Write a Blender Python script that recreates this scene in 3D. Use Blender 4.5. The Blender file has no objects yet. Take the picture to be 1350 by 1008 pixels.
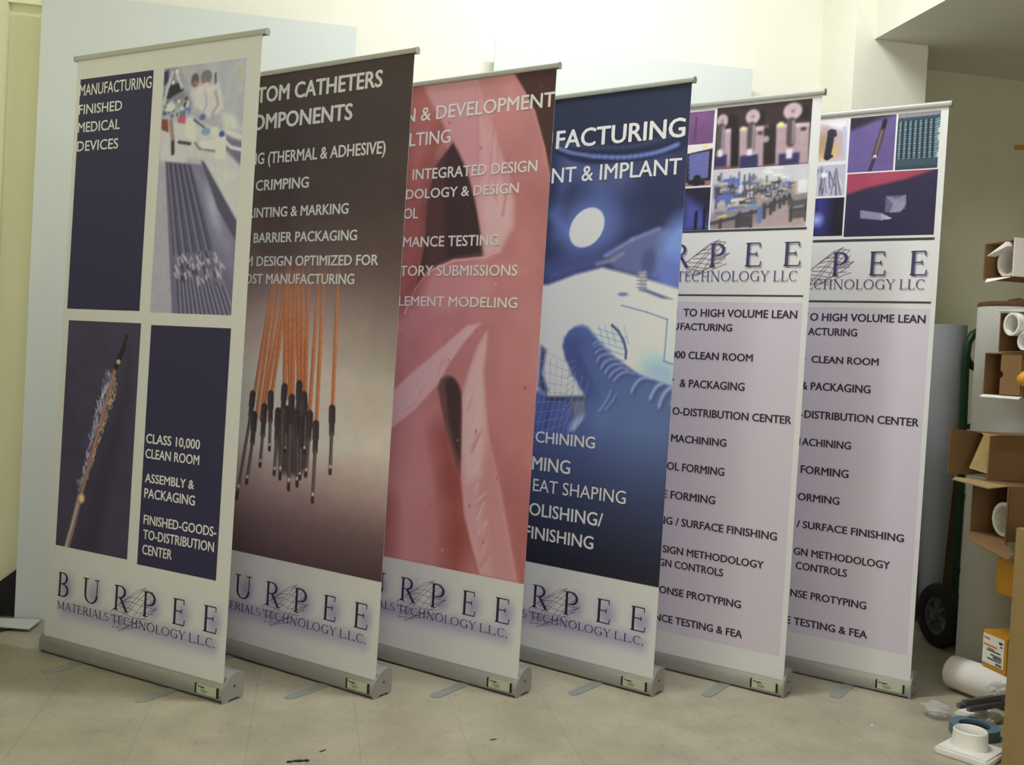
import bpy, bmesh, math, random
import numpy as np
from mathutils import Vector, Matrix
PI = math.pi
S = bpy.context.scene
COL = S.collection

# ---------------------------------------------------------------- camera, world, lights, exposure
# world axes follow the room: +X along the back wall to the right, +Y towards the back wall, +Z up (metres)
def make_camera():
    cd = bpy.data.cameras.new('camera')
    cd.sensor_width = 36.0
    cd.lens = 34.838
    cd.clip_start = 0.05
    o = bpy.data.objects.new('camera', cd)
    COL.objects.link(o)
    pitch, roll, yaw = 0.0247076, 0.0528789, 0.1998603
    fw = Vector((math.sin(yaw)*math.cos(pitch), math.cos(yaw)*math.cos(pitch), -math.sin(pitch)))
    r = Vector((math.cos(yaw), -math.sin(yaw), 0))
    up = r.cross(fw)
    r2 = math.cos(roll)*r + math.sin(roll)*up
    u2 = -math.sin(roll)*r + math.cos(roll)*up
    m = Matrix((r2, u2, -fw)).transposed().to_4x4()
    m.translation = Vector((0, 0, 1.10824))
    o.matrix_world = m
    S.camera = o
make_camera()

w = bpy.data.worlds.new('world'); S.world = w
w.use_nodes = True
w.node_tree.nodes['Background'].inputs[0].default_value = (0.8, 0.85, 0.8, 1)
w.node_tree.nodes['Background'].inputs[1].default_value = 0.05

def area(name, loc, sx, sy, power, color, rot=(0, 0, 0)):
    l = bpy.data.lights.new(name, 'AREA')
    l.shape = 'RECTANGLE'; l.size = sx; l.size_y = sy
    l.energy = power; l.color = color
    o = bpy.data.objects.new(name, l); o.location = loc; o.rotation_euler = rot
    COL.objects.link(o)
    return o
CEIL = 3.6
area('overhead_light', (0.95, 2.95, CEIL-.06), 1.2, 0.16, 58, (0.97, 1.0, 1.02))  # ceiling tube above the banners
area('overhead_light', (1.2, 0.3, CEIL-.06), 1.2, 0.16, 22, (0.96, 0.98, 1.1))  # unseen lamp added as fill for the banner fronts
area('front_fill_light', (-0.5, -3.1, 1.5), 2.0, 1.5, 62, (1.0, 0.97, 1.10), (PI/2, 0, 0))  # unseen fill panel added at the near wall to brighten the banner fronts

S.view_settings.view_transform = 'Standard'
S.view_settings.look = 'None'
S.view_settings.gamma = 1
S.view_settings.use_curve_mapping = False
S.view_settings.exposure = 0.0

# ---------------------------------------------------------------- helpers
def lin(c):
    c = np.asarray(c, float)/255.0
    return np.where(c <= 0.04045, c/12.92, ((c+0.055)/1.055)**2.4)

def base_mat(name):
    m = bpy.data.materials.new(name); m.use_nodes = True
    nt = m.node_tree
    return m, nt, nt.nodes['Principled BSDF']

def mat(name, rgb, rough=0.6, metal=0.0, var=0.06, scale=12.0, spec=0.35, bump=0.0, bscale=80.0, trans=0.0, alpha=1.0):
    """procedural surface: base colour broken up by noise, optional fine bump"""
    m, nt, b = base_mat(name)
    N, L = nt.nodes, nt.links
    tc = N.new('ShaderNodeTexCoord')
    n = N.new('ShaderNodeTexNoise'); n.inputs['Scale'].default_value = scale; n.inputs['Detail'].default_value = 4
    L.new(tc.outputs['Object'], n.inputs['Vector'])
    r = N.new('ShaderNodeValToRGB')
    c = lin(rgb)
    r.color_ramp.elements[0].position = 0.3; r.color_ramp.elements[1].position = 0.7
    r.color_ramp.elements[0].color = (*np.clip(c*(1-var), 0, 1), 1)
    r.color_ramp.elements[1].color = (*np.clip(c*(1+var), 0, 1), 1)
    L.new(n.outputs[0], r.inputs[0]); L.new(r.outputs[0], b.inputs['Base Color'])
    b.inputs['Roughness'].default_value = rough
    b.inputs['Metallic'].default_value = metal
    b.inputs['Specular IOR Level'].default_value = spec
    b.inputs['Transmission Weight'].default_value = trans
    b.inputs['Alpha'].default_value = alpha
    if bump > 0:
        n2 = N.new('ShaderNodeTexNoise'); n2.inputs['Scale'].default_value = bscale
        L.new(tc.outputs['Object'], n2.inputs['Vector'])
        bp = N.new('ShaderNodeBump'); bp.inputs['Strength'].default_value = bump; bp.inputs['Distance'].default_value = 0.01
        L.new(n2.outputs[0], bp.inputs['Height']); L.new(bp.outputs[0], b.inputs['Normal'])
    return m

class MB:
    """collects boxes, tubes, prisms and sweeps; build() links them as one mesh object"""
    def __init__(s): s.bm = bmesh.new()
    def face(s, pts):
        vs = [s.bm.verts.new(p) for p in pts]
        return s.bm.faces.new(vs)
    def box(s, x0, x1, y0, y1, z0, z1, bevel=0.0):
        v = [s.bm.verts.new(p) for p in ((x0,y0,z0),(x1,y0,z0),(x1,y1,z0),(x0,y1,z0),(x0,y0,z1),(x1,y0,z1),(x1,y1,z1),(x0,y1,z1))]
        fs = [s.bm.faces.new([v[i] for i in q]) for q in ((0,3,2,1),(4,5,6,7),(0,1,5,4),(1,2,6,5),(2,3,7,6),(3,0,4,7))]
        if bevel > 0:
            es = list({e for f in fs for e in f.edges})
            bmesh.ops.bevel(s.bm, geom=es, offset=bevel, segments=2, affect='EDGES', clamp_overlap=True)
        return s
    def prism(s, pts, d):
        """polygon pts extruded by vector d"""
        d = Vector(d)
        a = [s.bm.verts.new(p) for p in pts]; b = [s.bm.verts.new(Vector(p)+d) for p in pts]
        n = len(a)
        s.bm.faces.new(a); s.bm.faces.new(b[::-1])
        for i in range(n):
            s.bm.faces.new((a[i], b[i], b[(i+1) % n], a[(i+1) % n]))
        return s
    def tube(s, path, r, seg=16, cap=True, closed=False):
        path = [Vector(p) for p in path]; n = len(path)
        rs = r if isinstance(r, (list, tuple)) else [r]*n
        rings = []; ref = None
        for i, p in enumerate(path):
            a = path[i-1] if (i > 0 or closed) else p
            b = path[(i+1) % n] if (i < n-1 or closed) else p
            t = (b-a).normalized()
            if ref is None:
                ref = Vector((0, 0, 1)) if abs(t.z) < 0.9 else Vector((1, 0, 0))
            u = (ref - t*ref.dot(t)).normalized(); v = t.cross(u); ref = u
            rings.append([s.bm.verts.new(p + rs[i]*(math.cos(2*PI*k/seg)*u + math.sin(2*PI*k/seg)*v)) for k in range(seg)])
        for i in range(n if closed else n-1):
            A, B = rings[i], rings[(i+1) % n]
            for k in range(seg):
                s.bm.faces.new((A[k], A[(k+1) % seg], B[(k+1) % seg], B[k]))
        if cap and not closed:
            s.bm.faces.new(rings[0][::-1]); s.bm.faces.new(rings[-1])
        return s
    def lathe(s, prof, origin=(0, 0, 0), axis='z', seg=32):
        """closed profile of (radius, height) revolved about an axis through origin"""
        o = Vector(origin); rings = []
        for r, h in prof:
            ring = []
            for k in range(seg):
                a = 2*PI*k/seg; c, sn = math.cos(a), math.sin(a)
                q = {'z': (r*c, r*sn, h), 'x': (h, r*c, r*sn), 'y': (r*sn, h, r*c)}[axis]
                ring.append(s.bm.verts.new(o+Vector(q)))
            rings.append(ring)
        n = len(rings)
        for i in range(n):
            A, B = rings[i], rings[(i+1) % n]
            for k in range(seg):
                s.bm.faces.new((A[k], A[(k+1) % seg], B[(k+1) % seg], B[k]))
        return s
    def build(s, name, m, parent=None, smooth=False, angle=40):
        me = bpy.data.meshes.new(name)
        bmesh.ops.remove_doubles(s.bm, verts=s.bm.verts, dist=1e-6)
        bmesh.ops.recalc_face_normals(s.bm, faces=s.bm.faces)
        if smooth:
            for f in s.bm.faces: f.smooth = True
            for e in s.bm.edges:
                if len(e.link_faces) == 2 and e.calc_face_angle(0) > math.radians(angle): e.smooth = False
        s.bm.to_mesh(me); s.bm.free()
        me.materials.append(m)
        o = bpy.data.objects.new(name, me); COL.objects.link(o)
        if parent: o.parent = parent
        return o

def tag(o, label, cat, group=None, kind=None):
    o['label'] = label; o['category'] = cat
    if group: o['group'] = group
    if kind: o['kind'] = kind
    return o
def empty(name, loc=(0, 0, 0), rz=0.0):
    o = bpy.data.objects.new(name, None); COL.objects.link(o)
    o.location = loc; o.rotation_euler = (0, 0, rz); o.empty_display_size = 0.05
    return o
def struct(o, label=None):
    o['kind'] = 'structure'
    if label: o['label'] = label
    return o

# ---------------------------------------------------------------- materials
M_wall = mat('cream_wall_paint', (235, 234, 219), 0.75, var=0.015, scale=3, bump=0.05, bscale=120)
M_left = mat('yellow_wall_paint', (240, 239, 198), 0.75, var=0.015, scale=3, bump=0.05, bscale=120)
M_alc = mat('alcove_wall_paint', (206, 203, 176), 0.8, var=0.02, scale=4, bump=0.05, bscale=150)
M_ceil = mat('ceiling_paint', (228, 226, 212), 0.9, var=0.02, scale=8)
M_alu = mat('brushed_aluminium', (178, 178, 174), 0.42, metal=0.55, var=0.03, scale=30)
M_cap = mat('grey_plastic', (150, 150, 142), 0.5, var=0.03, scale=30)
M_foot = mat('foot_metal', (176, 180, 178), 0.38, metal=0.6, var=0.03)
M_dark = mat('dark_rubber', (38, 36, 38), 0.7, var=0.15, scale=40)
M_label = mat('name_plate_paper', (188, 194, 166), 0.5, var=0.03)
M_ink = mat('black_ink', (40, 40, 42), 0.6, var=0.02)
M_board = mat('white_foam_board', (210, 216, 212), 0.6, var=0.015, scale=2.5)
M_edge = mat('foam_board_edge', (205, 200, 180), 0.8)
M_paper = mat('white_paper', (240, 236, 232), 0.65, var=0.02)
M_wrap = mat('grey_white_wrap', (222, 220, 212), 0.6, var=0.05, scale=4, bump=0.08, bscale=25)
M_roll2 = mat('shaded_roll_paper', (150, 152, 154), 0.65, var=0.03, scale=4)  # paper darkened in colour for the shadow its roll stands in
M_card = mat('brown_cardboard', (118, 88, 54), 0.85, var=0.08, scale=10)
M_cardin = mat('brown_cardboard_inside', (132, 100, 64), 0.85, var=0.06, scale=10)
M_cardl = mat('tan_cardboard', (150, 126, 82), 0.85, var=0.05, scale=10)
M_cardd = mat('dark_brown_board', (92, 72, 52), 0.85, var=0.1, scale=10)
M_yel = mat('yellow_carton', (206, 150, 44), 0.6, var=0.06, scale=14)
M_white = mat('white_plastic', (232, 230, 222), 0.35, var=0.02)
M_green = mat('green_painted_steel', (15, 50, 30), 0.4, var=0.08)
M_tire = mat('black_tyre', (26, 26, 27), 0.75, var=0.2, scale=30)
M_hub = mat('grey_hub', (88, 90, 90), 0.5, metal=0.3)
M_steel = mat('grey_steel', (128, 130, 134), 0.35, metal=0.7)
M_tape = mat('slate_blue_tape', (96, 122, 134), 0.5)
M_red = mat('red_ink', (190, 52, 40), 0.6)
M_orng = mat('orange_ink', (226, 140, 70), 0.6)
M_film = mat('clear_plastic_film', (236, 236, 232), 0.25, var=0.02, spec=0.6, alpha=0.38, bump=0.5, bscale=60)
M_pink = mat('peach_plastic', (222, 186, 160), 0.5)

# ---------------------------------------------------------------- room
def floor_material():
    m, nt, b = base_mat('vinyl_tile_floor')
    N, L = nt.nodes, nt.links
    tc = N.new('ShaderNodeTexCoord')
    n = N.new('ShaderNodeTexNoise'); n.inputs['Scale'].default_value = 5; n.inputs['Detail'].default_value = 8; n.inputs['Roughness'].default_value = 0.62
    L.new(tc.outputs['Object'], n.inputs['Vector'])
    r = N.new('ShaderNodeValToRGB')
    r.color_ramp.elements[0].position = 0.32; r.color_ramp.elements[1].position = 0.68
    r.color_ramp.elements[0].color = (*lin((158, 151, 130)), 1)
    r.color_ramp.elements[1].color = (*lin((180, 173, 151)), 1)
    L.new(n.outputs[0], r.inputs[0])
    # fine speckle and grey scuffs
    n2 = N.new('ShaderNodeTexNoise'); n2.inputs['Scale'].default_value = 60; n2.inputs['Detail'].default_value = 3
    mp = N.new('ShaderNodeMapping'); mp.inputs['Scale'].default_value = (1, 0.45, 1); mp.inputs['Rotation'].default_value = (0, 0, 0.5)
    L.new(tc.outputs['Object'], mp.inputs[0]); L.new(mp.outputs[0], n2.inputs['Vector'])
    r2 = N.new('ShaderNodeValToRGB'); r2.color_ramp.elements[0].position = 0.30; r2.color_ramp.elements[1].position = 0.42
    r2.color_ramp.elements[0].color = (0.66, 0.64, 0.62, 1); r2.color_ramp.elements[1].color = (1, 1, 1, 1)
    L.new(n2.outputs[0], r2.inputs[0])
    mx = N.new('ShaderNodeMix'); mx.data_type = 'RGBA'; mx.blend_type = 'MULTIPLY'; mx.inputs[0].default_value = 0.4
    L.new(r.outputs[0], mx.inputs[6]); L.new(r2.outputs[0], mx.inputs[7])
    # seams every 0.3048 m
    sep = N.new('ShaderNodeSeparateXYZ'); L.new(tc.outputs['Object'], sep.inputs[0])
    def seam(out, phase):
        a = N.new('ShaderNodeMath'); a.operation = 'SUBTRACT'; L.new(out, a.inputs[0]); a.inputs[1].default_value = phase
        p = N.new('ShaderNodeMath'); p.operation = 'PINGPONG'; L.new(a.outputs[0], p.inputs[0]); p.inputs[1].default_value = 0.1524
        c = N.new('ShaderNodeMath'); c.operation = 'LESS_THAN'; L.new(p.outputs[0], c.inputs[0]); c.inputs[1].default_value = 0.0011
        return c.outputs[0]
    sx, sy = seam(sep.outputs[0], 0.4845), seam(sep.outputs[1], 0.12)
    h = N.new('ShaderNodeMath'); h.operation = 'MULTIPLY'; L.new(sy, h.inputs[0]); h.inputs[1].default_value = 0.35
    mxs = N.new('ShaderNodeMath'); mxs.operation = 'MAXIMUM'; L.new(sx, mxs.inputs[0]); L.new(h.outputs[0], mxs.inputs[1])
    k = N.new('ShaderNodeMath'); k.operation = 'MULTIPLY'; L.new(mxs.outputs[0], k.inputs[0]); k.inputs[1].default_value = 0.33
    mx2 = N.new('ShaderNodeMix'); mx2.data_type = 'RGBA'
    L.new(k.outputs[0], mx2.inputs[0]); L.new(mx.outputs[2], mx2.inputs[6]); mx2.inputs[7].default_value = (*lin((92, 80, 62)), 1)
    L.new(mx2.outputs[2], b.inputs['Base Color'])
    b.inputs['Roughness'].default_value = 0.42; b.inputs['Specular IOR Level'].default_value = 0.35
    return m

LX, RX, NY, BY = -1.21, 4.6, -3.2, 4.22
struct(MB().box(LX-.1, RX+.1, NY-.1, BY+.1, -0.06, 0).build('floor', floor_material()), 'beige vinyl tile floor')
struct(MB().box(LX-.1, RX+.1, NY-.1, BY+.1, CEIL, CEIL+.08).build('ceiling', M_ceil))
struct(MB().box(LX-.1, RX+.1, BY, BY+.1, 0, CEIL).build('wall_back', M_wall), 'cream back wall behind the banners')
struct(MB().box(LX-.1, LX, NY, BY, 0, CEIL).build('wall_left', M_left), 'pale yellow left wall')
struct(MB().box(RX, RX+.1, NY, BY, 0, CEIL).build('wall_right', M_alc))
struct(MB().box(LX-.1, RX+.1, NY-.1, NY, 0, CEIL).build('wall_near', M_wall))
# pillar standing out from the back wall, and the lowered ceiling right of it
struct(MB().box(2.216, 2.564, 3.923, BY, 0, CEIL).build('wall_pillar', M_wall), 'cream pillar at the corner of the recess')
struct(MB().box(2.305, RX, 0.2, BY, 2.56, CEIL).build('ceiling_bulkhead', M_ceil), 'lowered ceiling over the recess')
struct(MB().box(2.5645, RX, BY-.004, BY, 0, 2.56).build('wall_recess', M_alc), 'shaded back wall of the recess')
struct(MB().box(LX, -0.95, BY-.05, BY, 2.375, CEIL).build('ceiling_ledge', M_left))
struct(MB().box(LX, -1.02, BY-.02, BY, 0, 2.375).build('wall_added_panel', M_left))  # thin panel added over the back wall to give it a yellower tone
struct(MB().box(LX, LX+.012, 3.2, BY, 0, 0.10).build('baseboard_left', M_dark), 'dark baseboard of the left wall')

# ---------------------------------------------------------------- printed graphics
def font_polys(text, bold=0.0):
    """outline text with the built-in typeface -> verts (n,2), triangles; 1 unit = font size"""
    cu = bpy.data.curves.new('t', 'FONT'); cu.body = text; cu.resolution_u = 3; cu.offset = bold
    ob = bpy.data.objects.new('t', cu); COL.objects.link(ob)
    dg = bpy.context.evaluated_depsgraph_get(); dg.update()
    me = ob.evaluated_get(dg).to_mesh()
    v = np.empty(len(me.vertices)*3); me.vertices.foreach_get('co', v)
    v = v.reshape(-1, 3)[:, :2].copy()
    fs = [tuple(p.vertices) for p in me.polygons]
    ob.evaluated_get(dg).to_mesh_clear()
    bpy.data.objects.remove(ob); bpy.data.curves.remove(cu)
    return v, fs
_fc = {}
def glyphs(text, bold):
    if (text, bold) not in _fc: _fc[(text, bold)] = font_polys(text, bold)
    return _fc[(text, bold)]

def sm(pts, n=6):
    P = [np.array(p, float) for p in pts]; out = []
    for i in range(len(P)-1):
        a, b, c_, d = P[max(i-1, 0)], P[i], P[i+1], P[min(i+2, len(P)-1)]
        for k in range(n):
            t = k/n
            out.append(.5*(2*b+(c_-a)*t+(2*a-5*b+4*c_-d)*t*t+(3*b-a-3*c_+d)*t**3))
    return out+[P[-1]]

class Canvas:
    """a small raster in banner metres; painted, then laid on the print as a fine coloured grid"""
    def __init__(s, u0, u1, v0, v1, rgb, res=0.003):
        s.nx = max(2, int(round((u1-u0)/res))+1); s.ny = max(2, int(round((v1-v0)/res))+1)
        s.u = np.linspace(u0, u1, s.nx); s.v = np.linspace(v0, v1, s.ny)
        s.res = res; s.img = np.tile(np.array(rgb, float), (s.ny, s.nx, 1))
        s.U, s.V = np.meshgrid(s.u, s.v)
    def blend(s, sl, a, rgb):
        c = np.array(rgb, float)
        s.img[sl] = s.img[sl]*(1-a[..., None]) + c*a[..., None]
    def win(s, us, vs, pad):
        i0 = np.searchsorted(s.u, min(us)-pad); i1 = np.searchsorted(s.u, max(us)+pad)
        j0 = np.searchsorted(s.v, min(vs)-pad); j1 = np.searchsorted(s.v, max(vs)+pad)
        return (slice(max(j0, 0), max(j1, 0)), slice(max(i0, 0), max(i1, 0)))
    def grad(s, stops, axis='v'):
        t = s.v if axis == 'v' else s.u
        ks = sorted(stops)
        xs = [k[0] for k in ks]
        c = np.stack([np.interp(t, xs, [k[1][i] for k in ks]) for i in range(3)], -1)
        s.img[:] = c[:, None, :] if axis == 'v' else c[None]
        return s
    def segd(s, U, V, p, q):
        d = np.subtract(q, p); l2 = max(d@d, 1e-12)
        t = np.clip(((U-p[0])*d[0]+(V-p[1])*d[1])/l2, 0, 1)
        return np.hypot(U-p[0]-t*d[0], V-p[1]-t*d[1]), t
    def poly(s, pts, rgb, alpha=1.0, feather=None):
        f = feather or s.res*0.6
        us = [p[0] for p in pts]; vs = [p[1] for p in pts]
        sl = s.win(us, vs, f*1.5); U, V = s.U[sl], s.V[sl]
        if U.size == 0: return s
        ins = np.zeros(U.shape, bool); dist = np.full(U.shape, 9.0)
        n = len(pts)
        for i in range(n):
            p, q = pts[i], pts[(i+1) % n]
            dist = np.minimum(dist, s.segd(U, V, p, q)[0])
            if p[1] != q[1]:
                c = ((p[1] > V) != (q[1] > V)) & (U < (q[0]-p[0])*(V-p[1])/(q[1]-p[1])+p[0])
                ins ^= c
        sd = np.where(ins, dist, -dist)
        s.blend(sl, np.clip(0.5+sd/(2*f), 0, 1)*alpha, rgb)
        return s
    def line(s, pts, width, rgb, alpha=1.0, feather=None, fade=None):
        f = feather or s.res*0.6
        for i in range(len(pts)-1):
            p, q = pts[i], pts[i+1]
            w = width if np.isscalar(width) else width[0]+(width[1]-width[0])*(i+.5)/(len(pts)-1)
            sl = s.win([p[0], q[0]], [p[1], q[1]], w+f*1.5); U, V = s.U[sl], s.V[sl]
            if U.size == 0: continue
            d, t = s.segd(U, V, p, q)
            a = np.clip((w/2+f-d)/(2*f), 0, 1)*alpha*min(1.0, w/(s.res*0.8)+.15)
            if fade: a = a*(fade[0]+(fade[1]-fade[0])*t)
            s.blend(sl, a, rgb)
        return s
    def ell(s, c, rx, ry, rgb, rot=0.0, alpha=1.0, soft=0.1):
        R = max(rx, ry)*(1+soft)
        sl = s.win([c[0]], [c[1]], R); U, V = s.U[sl]-c[0], s.V[sl]-c[1]
        if U.size == 0: return s
        ca, sa = math.cos(rot), math.sin(rot)
        d = np.hypot((U*ca+V*sa)/rx, (-U*sa+V*ca)/ry)
        s.blend(sl, np.clip((1+soft-d)/(2*soft), 0, 1)*alpha, rgb)
        return s
    def blur(s, n=1):
        for _ in range(n):
            for ax in (0, 1):
                a = np.pad(s.img, [(1, 1) if k == ax else (0, 0) for k in range(3)], mode='edge')
                s.img = (np.take(a, range(0, s.img.shape[ax]), ax)+2*np.take(a, range(1, s.img.shape[ax]+1), ax)+np.take(a, range(2, s.img.shape[ax]+2), ax))/4
        return s
    def noise(s, amt, cell, seed):
        g = np.random.RandomState(seed)
        n = np.zeros((s.ny, s.nx))
        for k in (1, 2, 4):
            gy, gx = int(s.ny*s.res/(cell/k))+3, int(s.nx*s.res/(cell/k))+3
            t = g.rand(gy, gx)-.5
            yy = np.linspace(0, gy-1.01, s.ny); xx = np.linspace(0, gx-1.01, s.nx)
            j = yy.astype(int); i = xx.astype(int); fy = (yy-j)[:, None]; fx = (xx-i)[None]
            n += ((t[j][:, i]*(1-fx)+t[j][:, i+1]*fx)*(1-fy)+(t[j+1][:, i]*(1-fx)+t[j+1][:, i+1]*fx)*fy)/k
        s.img *= (1+amt*n)[..., None]
        return s

def WHITE_OF(p): return p.white_rgb
class Print:
    """everything printed on one banner: verts (u, layer, v), faces and one colour per vertex"""
    LAY = 0.00025
    def __init__(s, white): s.v = []; s.f = []; s.c = []; s.n = 0; s.white = lin(white); s.white_rgb = white
    def col(s, rgb):
        c = lin(np.clip(rgb, 0, 255))/s.white*0.80
        g = (c @ np.array((0.3, 0.5, 0.2)))[..., None] if c.ndim > 1 else c @ np.array((0.3, 0.5, 0.2))
        c = (g+(c-g)*0.80)*0.92+0.006
        return np.clip(c, 0, 0.82)
    def add(s, v, faces, c):
        s.v.append(v); s.c.append(c); s.f += [tuple(int(i)+s.n for i in f) for f in faces]; s.n += len(v)
    def flat(s, uv, faces, rgb, layer):
        uv = np.asarray(uv, float)
        v = np.stack([uv[:, 0], np.full(len(uv), -layer*s.LAY), uv[:, 1]], -1)
        s.add(v, faces, np.tile(s.col(rgb), (len(uv), 1)))
    def rect(s, u0, u1, v0, v1, rgb, layer=1):
        s.flat([(u0, v0), (u1, v0), (u1, v1), (u0, v1)], [(0, 1, 2, 3)], rgb, layer)
    def ribbon(s, pts, ws, rgb, layer):
        pts = [np.array(p, float) for p in pts]; L = []; R = []
        for i, p in enumerate(pts):
            d = pts[min(i+1, len(pts)-1)]-pts[max(i-1, 0)]; d = d/(np.hypot(*d)+1e-9)
            n = np.array((-d[1], d[0])); wd = ws if np.isscalar(ws) else ws[i]
            L.append(p+n*wd/2); R.append(p-n*wd/2)
        k = len(pts)
        s.flat(L+R, [(i, i+1, k+i+1, k+i) for i in range(k-1)], rgb, layer)
    def canvas(s, c, layer=1):
        v = np.stack([c.U.ravel(), np.full(c.U.size, -layer*s.LAY), c.V.ravel()], -1)
        idx = np.arange(c.U.size).reshape(c.ny, c.nx)
        f = np.stack([idx[:-1, :-1], idx[:-1, 1:], idx[1:, 1:], idx[1:, :-1]], -1).reshape(-1, 4)
        s.add(v, f.tolist(), s.col(c.img.reshape(-1, 3)))
    def text(s, body, p, rgb, pre='', bold=0.018, layer=4, lo=0.035, shadow=None):
        """p: baseline left, baseline right, cap top right of the words in body; pre continues to the left"""
        (ul, vl), (ur, vr), (_, vt) = p
        wt, bold = bold, 0.0
        v, f = glyphs(body, bold)
        x0, x1 = v[:, 0].min(), v[:, 0].max()
        sx = (ur-ul)/(x1-x0); vb = (vl+vr)/2
        H, _ = glyphs('H', bold); sy = (vt-vr)/(H[:, 1].max()-0.0)
        uv = np.stack([ul+(v[:, 0]-x0)*sx, vb+v[:, 1]*sy], -1)
        s.put(uv, f, rgb, layer, shadow, wt*sx)
        if pre:
            v, f = glyphs(pre, bold)
            w_ = v[:, 0].max()-v[:, 0].min(); gap = 0.21 if pre[-1] != ' ' else 0.66
            k = min(sx, (ul-gap*sx-lo)/w_)
            if k > 0.3*sx:
                uv = np.stack([ul-gap*sx+(v[:, 0]-v[:, 0].max())*k, vb+v[:, 1]*sy], -1)
                s.put(uv, f, rgb, layer, shadow, wt*sx)
    def put(s, uv, f, rgb, layer, shadow, wt=0.0):
        if shadow is not None:
            s.flat(uv+np.array((0.0014, -0.0022)), f, shadow, layer-1)
        for k, (a, b) in enumerate(((0, 0), (-1, 0), (1, 0), (0, .6), (0, -.6)) if wt > 0 else ((0, 0),)):
            s.flat(uv+np.array((a, b))*wt, f, rgb, layer+.12*k)
    # serif letters for the company mark: strokes in a box of cap height 1
    def serif(s, ch, u, v, h, wd, rgb, layer, heavy=1.0):
        T, t = 0.125*heavy, 0.045*heavy
        def st(a, b, ww): s.ribbon([(u+a[0]*wd, v+a[1]*h), (u+b[0]*wd, v+b[1]*h)], ww*h, rgb, layer)
        def arc(cx, cy, rx, ry, a0, a1, lo=t, hi=T, n=14):
            A = [math.radians(a0+(a1-a0)*i/n) for i in range(n+1)]
            s.ribbon([(u+(cx+rx*math.cos(a))*wd, v+(cy+ry*math.sin(a))*h) for a in A],
                     [(lo+(hi-lo)*abs(math.cos(a))**1.5)*h for a in A], rgb, layer)
        def stem(x, a=0.0, b=1.0, ww=T, l=.16, sr=True):
            st((x, a), (x, b), ww)
            if sr:
                for y in (a+t/2, b-t/2): st((x-l, y), (x+l, y), t)
        if ch == 'B':
            stem(.2); arc(.42, .765, .36, .215, -90, 90); arc(.42, .27, .46, .25, -90, 90)
            st((.2, .98), (.44, .98), t); st((.2, .53), (.44, .53), t); st((.2, .02), (.44, .02), t)
        elif ch == 'U':
            st((.16, .36), (.16, 1), T); st((.86, .36), (.86, 1), t*1.3); arc(.51, .36, .35, .34, 180, 360)
            st((.0, .98), (.34, .98), t); st((.70, .98), (1.0, .98), t)
        elif ch == 'R':
            stem(.2); arc(.42, .75, .36, .23, -90, 90); st((.2, .98), (.44, .98), t); st((.2, .52), (.44, .52), t)
            st((.48, .52), (.95, .0), T*.95); st((.85, .02), (1.08, .02), t)
        elif ch == 'P':
            stem(.2); arc(.44, .73, .42, .25, -90, 90); st((.2, .98), (.46, .98), t); st((.2, .48), (.46, .48), t)
        elif ch == 'E':
            stem(.2); st((.2, .98), (.88, .98), t); st((.88, .99), (.88, .80), t); st((.2, .53), (.70, .53), t)
            st((.70, .62), (.70, .44), t); st((.2, .02), (.95, .02), t); st((.93, .01), (.98, .22), t)
        elif ch == 'M':
            stem(.12, ww=t*1.3, l=.1); stem(.88, ww=T, l=.12); st((.14, 1), (.5, .05), T); st((.5, .05), (.86, 1), t*1.2)
        elif ch == 'A':
            st((.48, 1), (.1, 0), t*1.2); st((.48, 1), (.9, 0), T); st((.25, .36), (.74, .36), t)
            st((-.02, .02), (.22, .02), t); st((.76, .02), (1.04, .02), t)
        elif ch == 'T':
            stem(.5, l=.2); st((.02, .98), (.98, .98), t); st((.03, .99), (.03, .80), t); st((.97, .99), (.97, .80), t)
        elif ch == 'I': stem(.5, l=.42)
        elif ch == 'L': stem(.24, l=.2); st((.2, .02), (.95, .02), t); st((.94, .01), (1.0, .24), t)
        elif ch == 'S':
            arc(.5, .745, .36, .235, 35, 270, t, T*.8); arc(.5, .265, .40, .245, 90, -145, t, T*.8)
        elif ch == 'C':
            arc(.54, .5, .46, .49, 48, 312); st((.86, .98), (.86, .76), t)
        elif ch == 'G':
            arc(.54, .5, .46, .49, 48, 318); st((.86, .98), (.86, .76), t); st((.88, .04), (.88, .42), T); st((.70, .43), (1.02, .43), t)
        elif ch == 'H': stem(.18, l=.16); stem(.82, l=.16); st((.2, .52), (.8, .52), t)
        elif ch == 'N': stem(.14, ww=t*1.3, l=.12); stem(.86, ww=t*1.3, l=.12); st((.12, 1), (.86, .0), T)
        elif ch == 'O':
            arc(.5, .5, .44, .48, 0, 360, n=28)
        elif ch == 'Y':
            stem(.5, b=.46, l=.0, sr=False); st((.5, .46), (.08, 1), T*.9); st((.5, .46), (.92, 1), t*1.2)
            st((.34, .02), (.66, .02), t); st((-.04, .98), (.26, .98), t); st((.74, .98), (1.04, .98), t)
        elif ch == '.': st((.1, .06), (.75, .06), T)
    ADV = dict(M=.98, A=.78, T=.72, E=.62, R=.72, I=.34, L=.62, S=.56, C=.80, H=.84, N=.88, O=.92, G=.86, Y=.76, **{' ': .26, '.': .22})
    def serif_line(s, body, u0, u1, v, h, rgb, layer, heavy=1.0):
        tot = sum(s.ADV[c] for c in body); k = (u1-u0)/tot; u = u0
        for c in body:
            a = s.ADV[c]*k
            if c != ' ': s.serif(c, u+.06*a, v, h*(1.0), a*.88, rgb, layer, heavy)
            u += a
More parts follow.
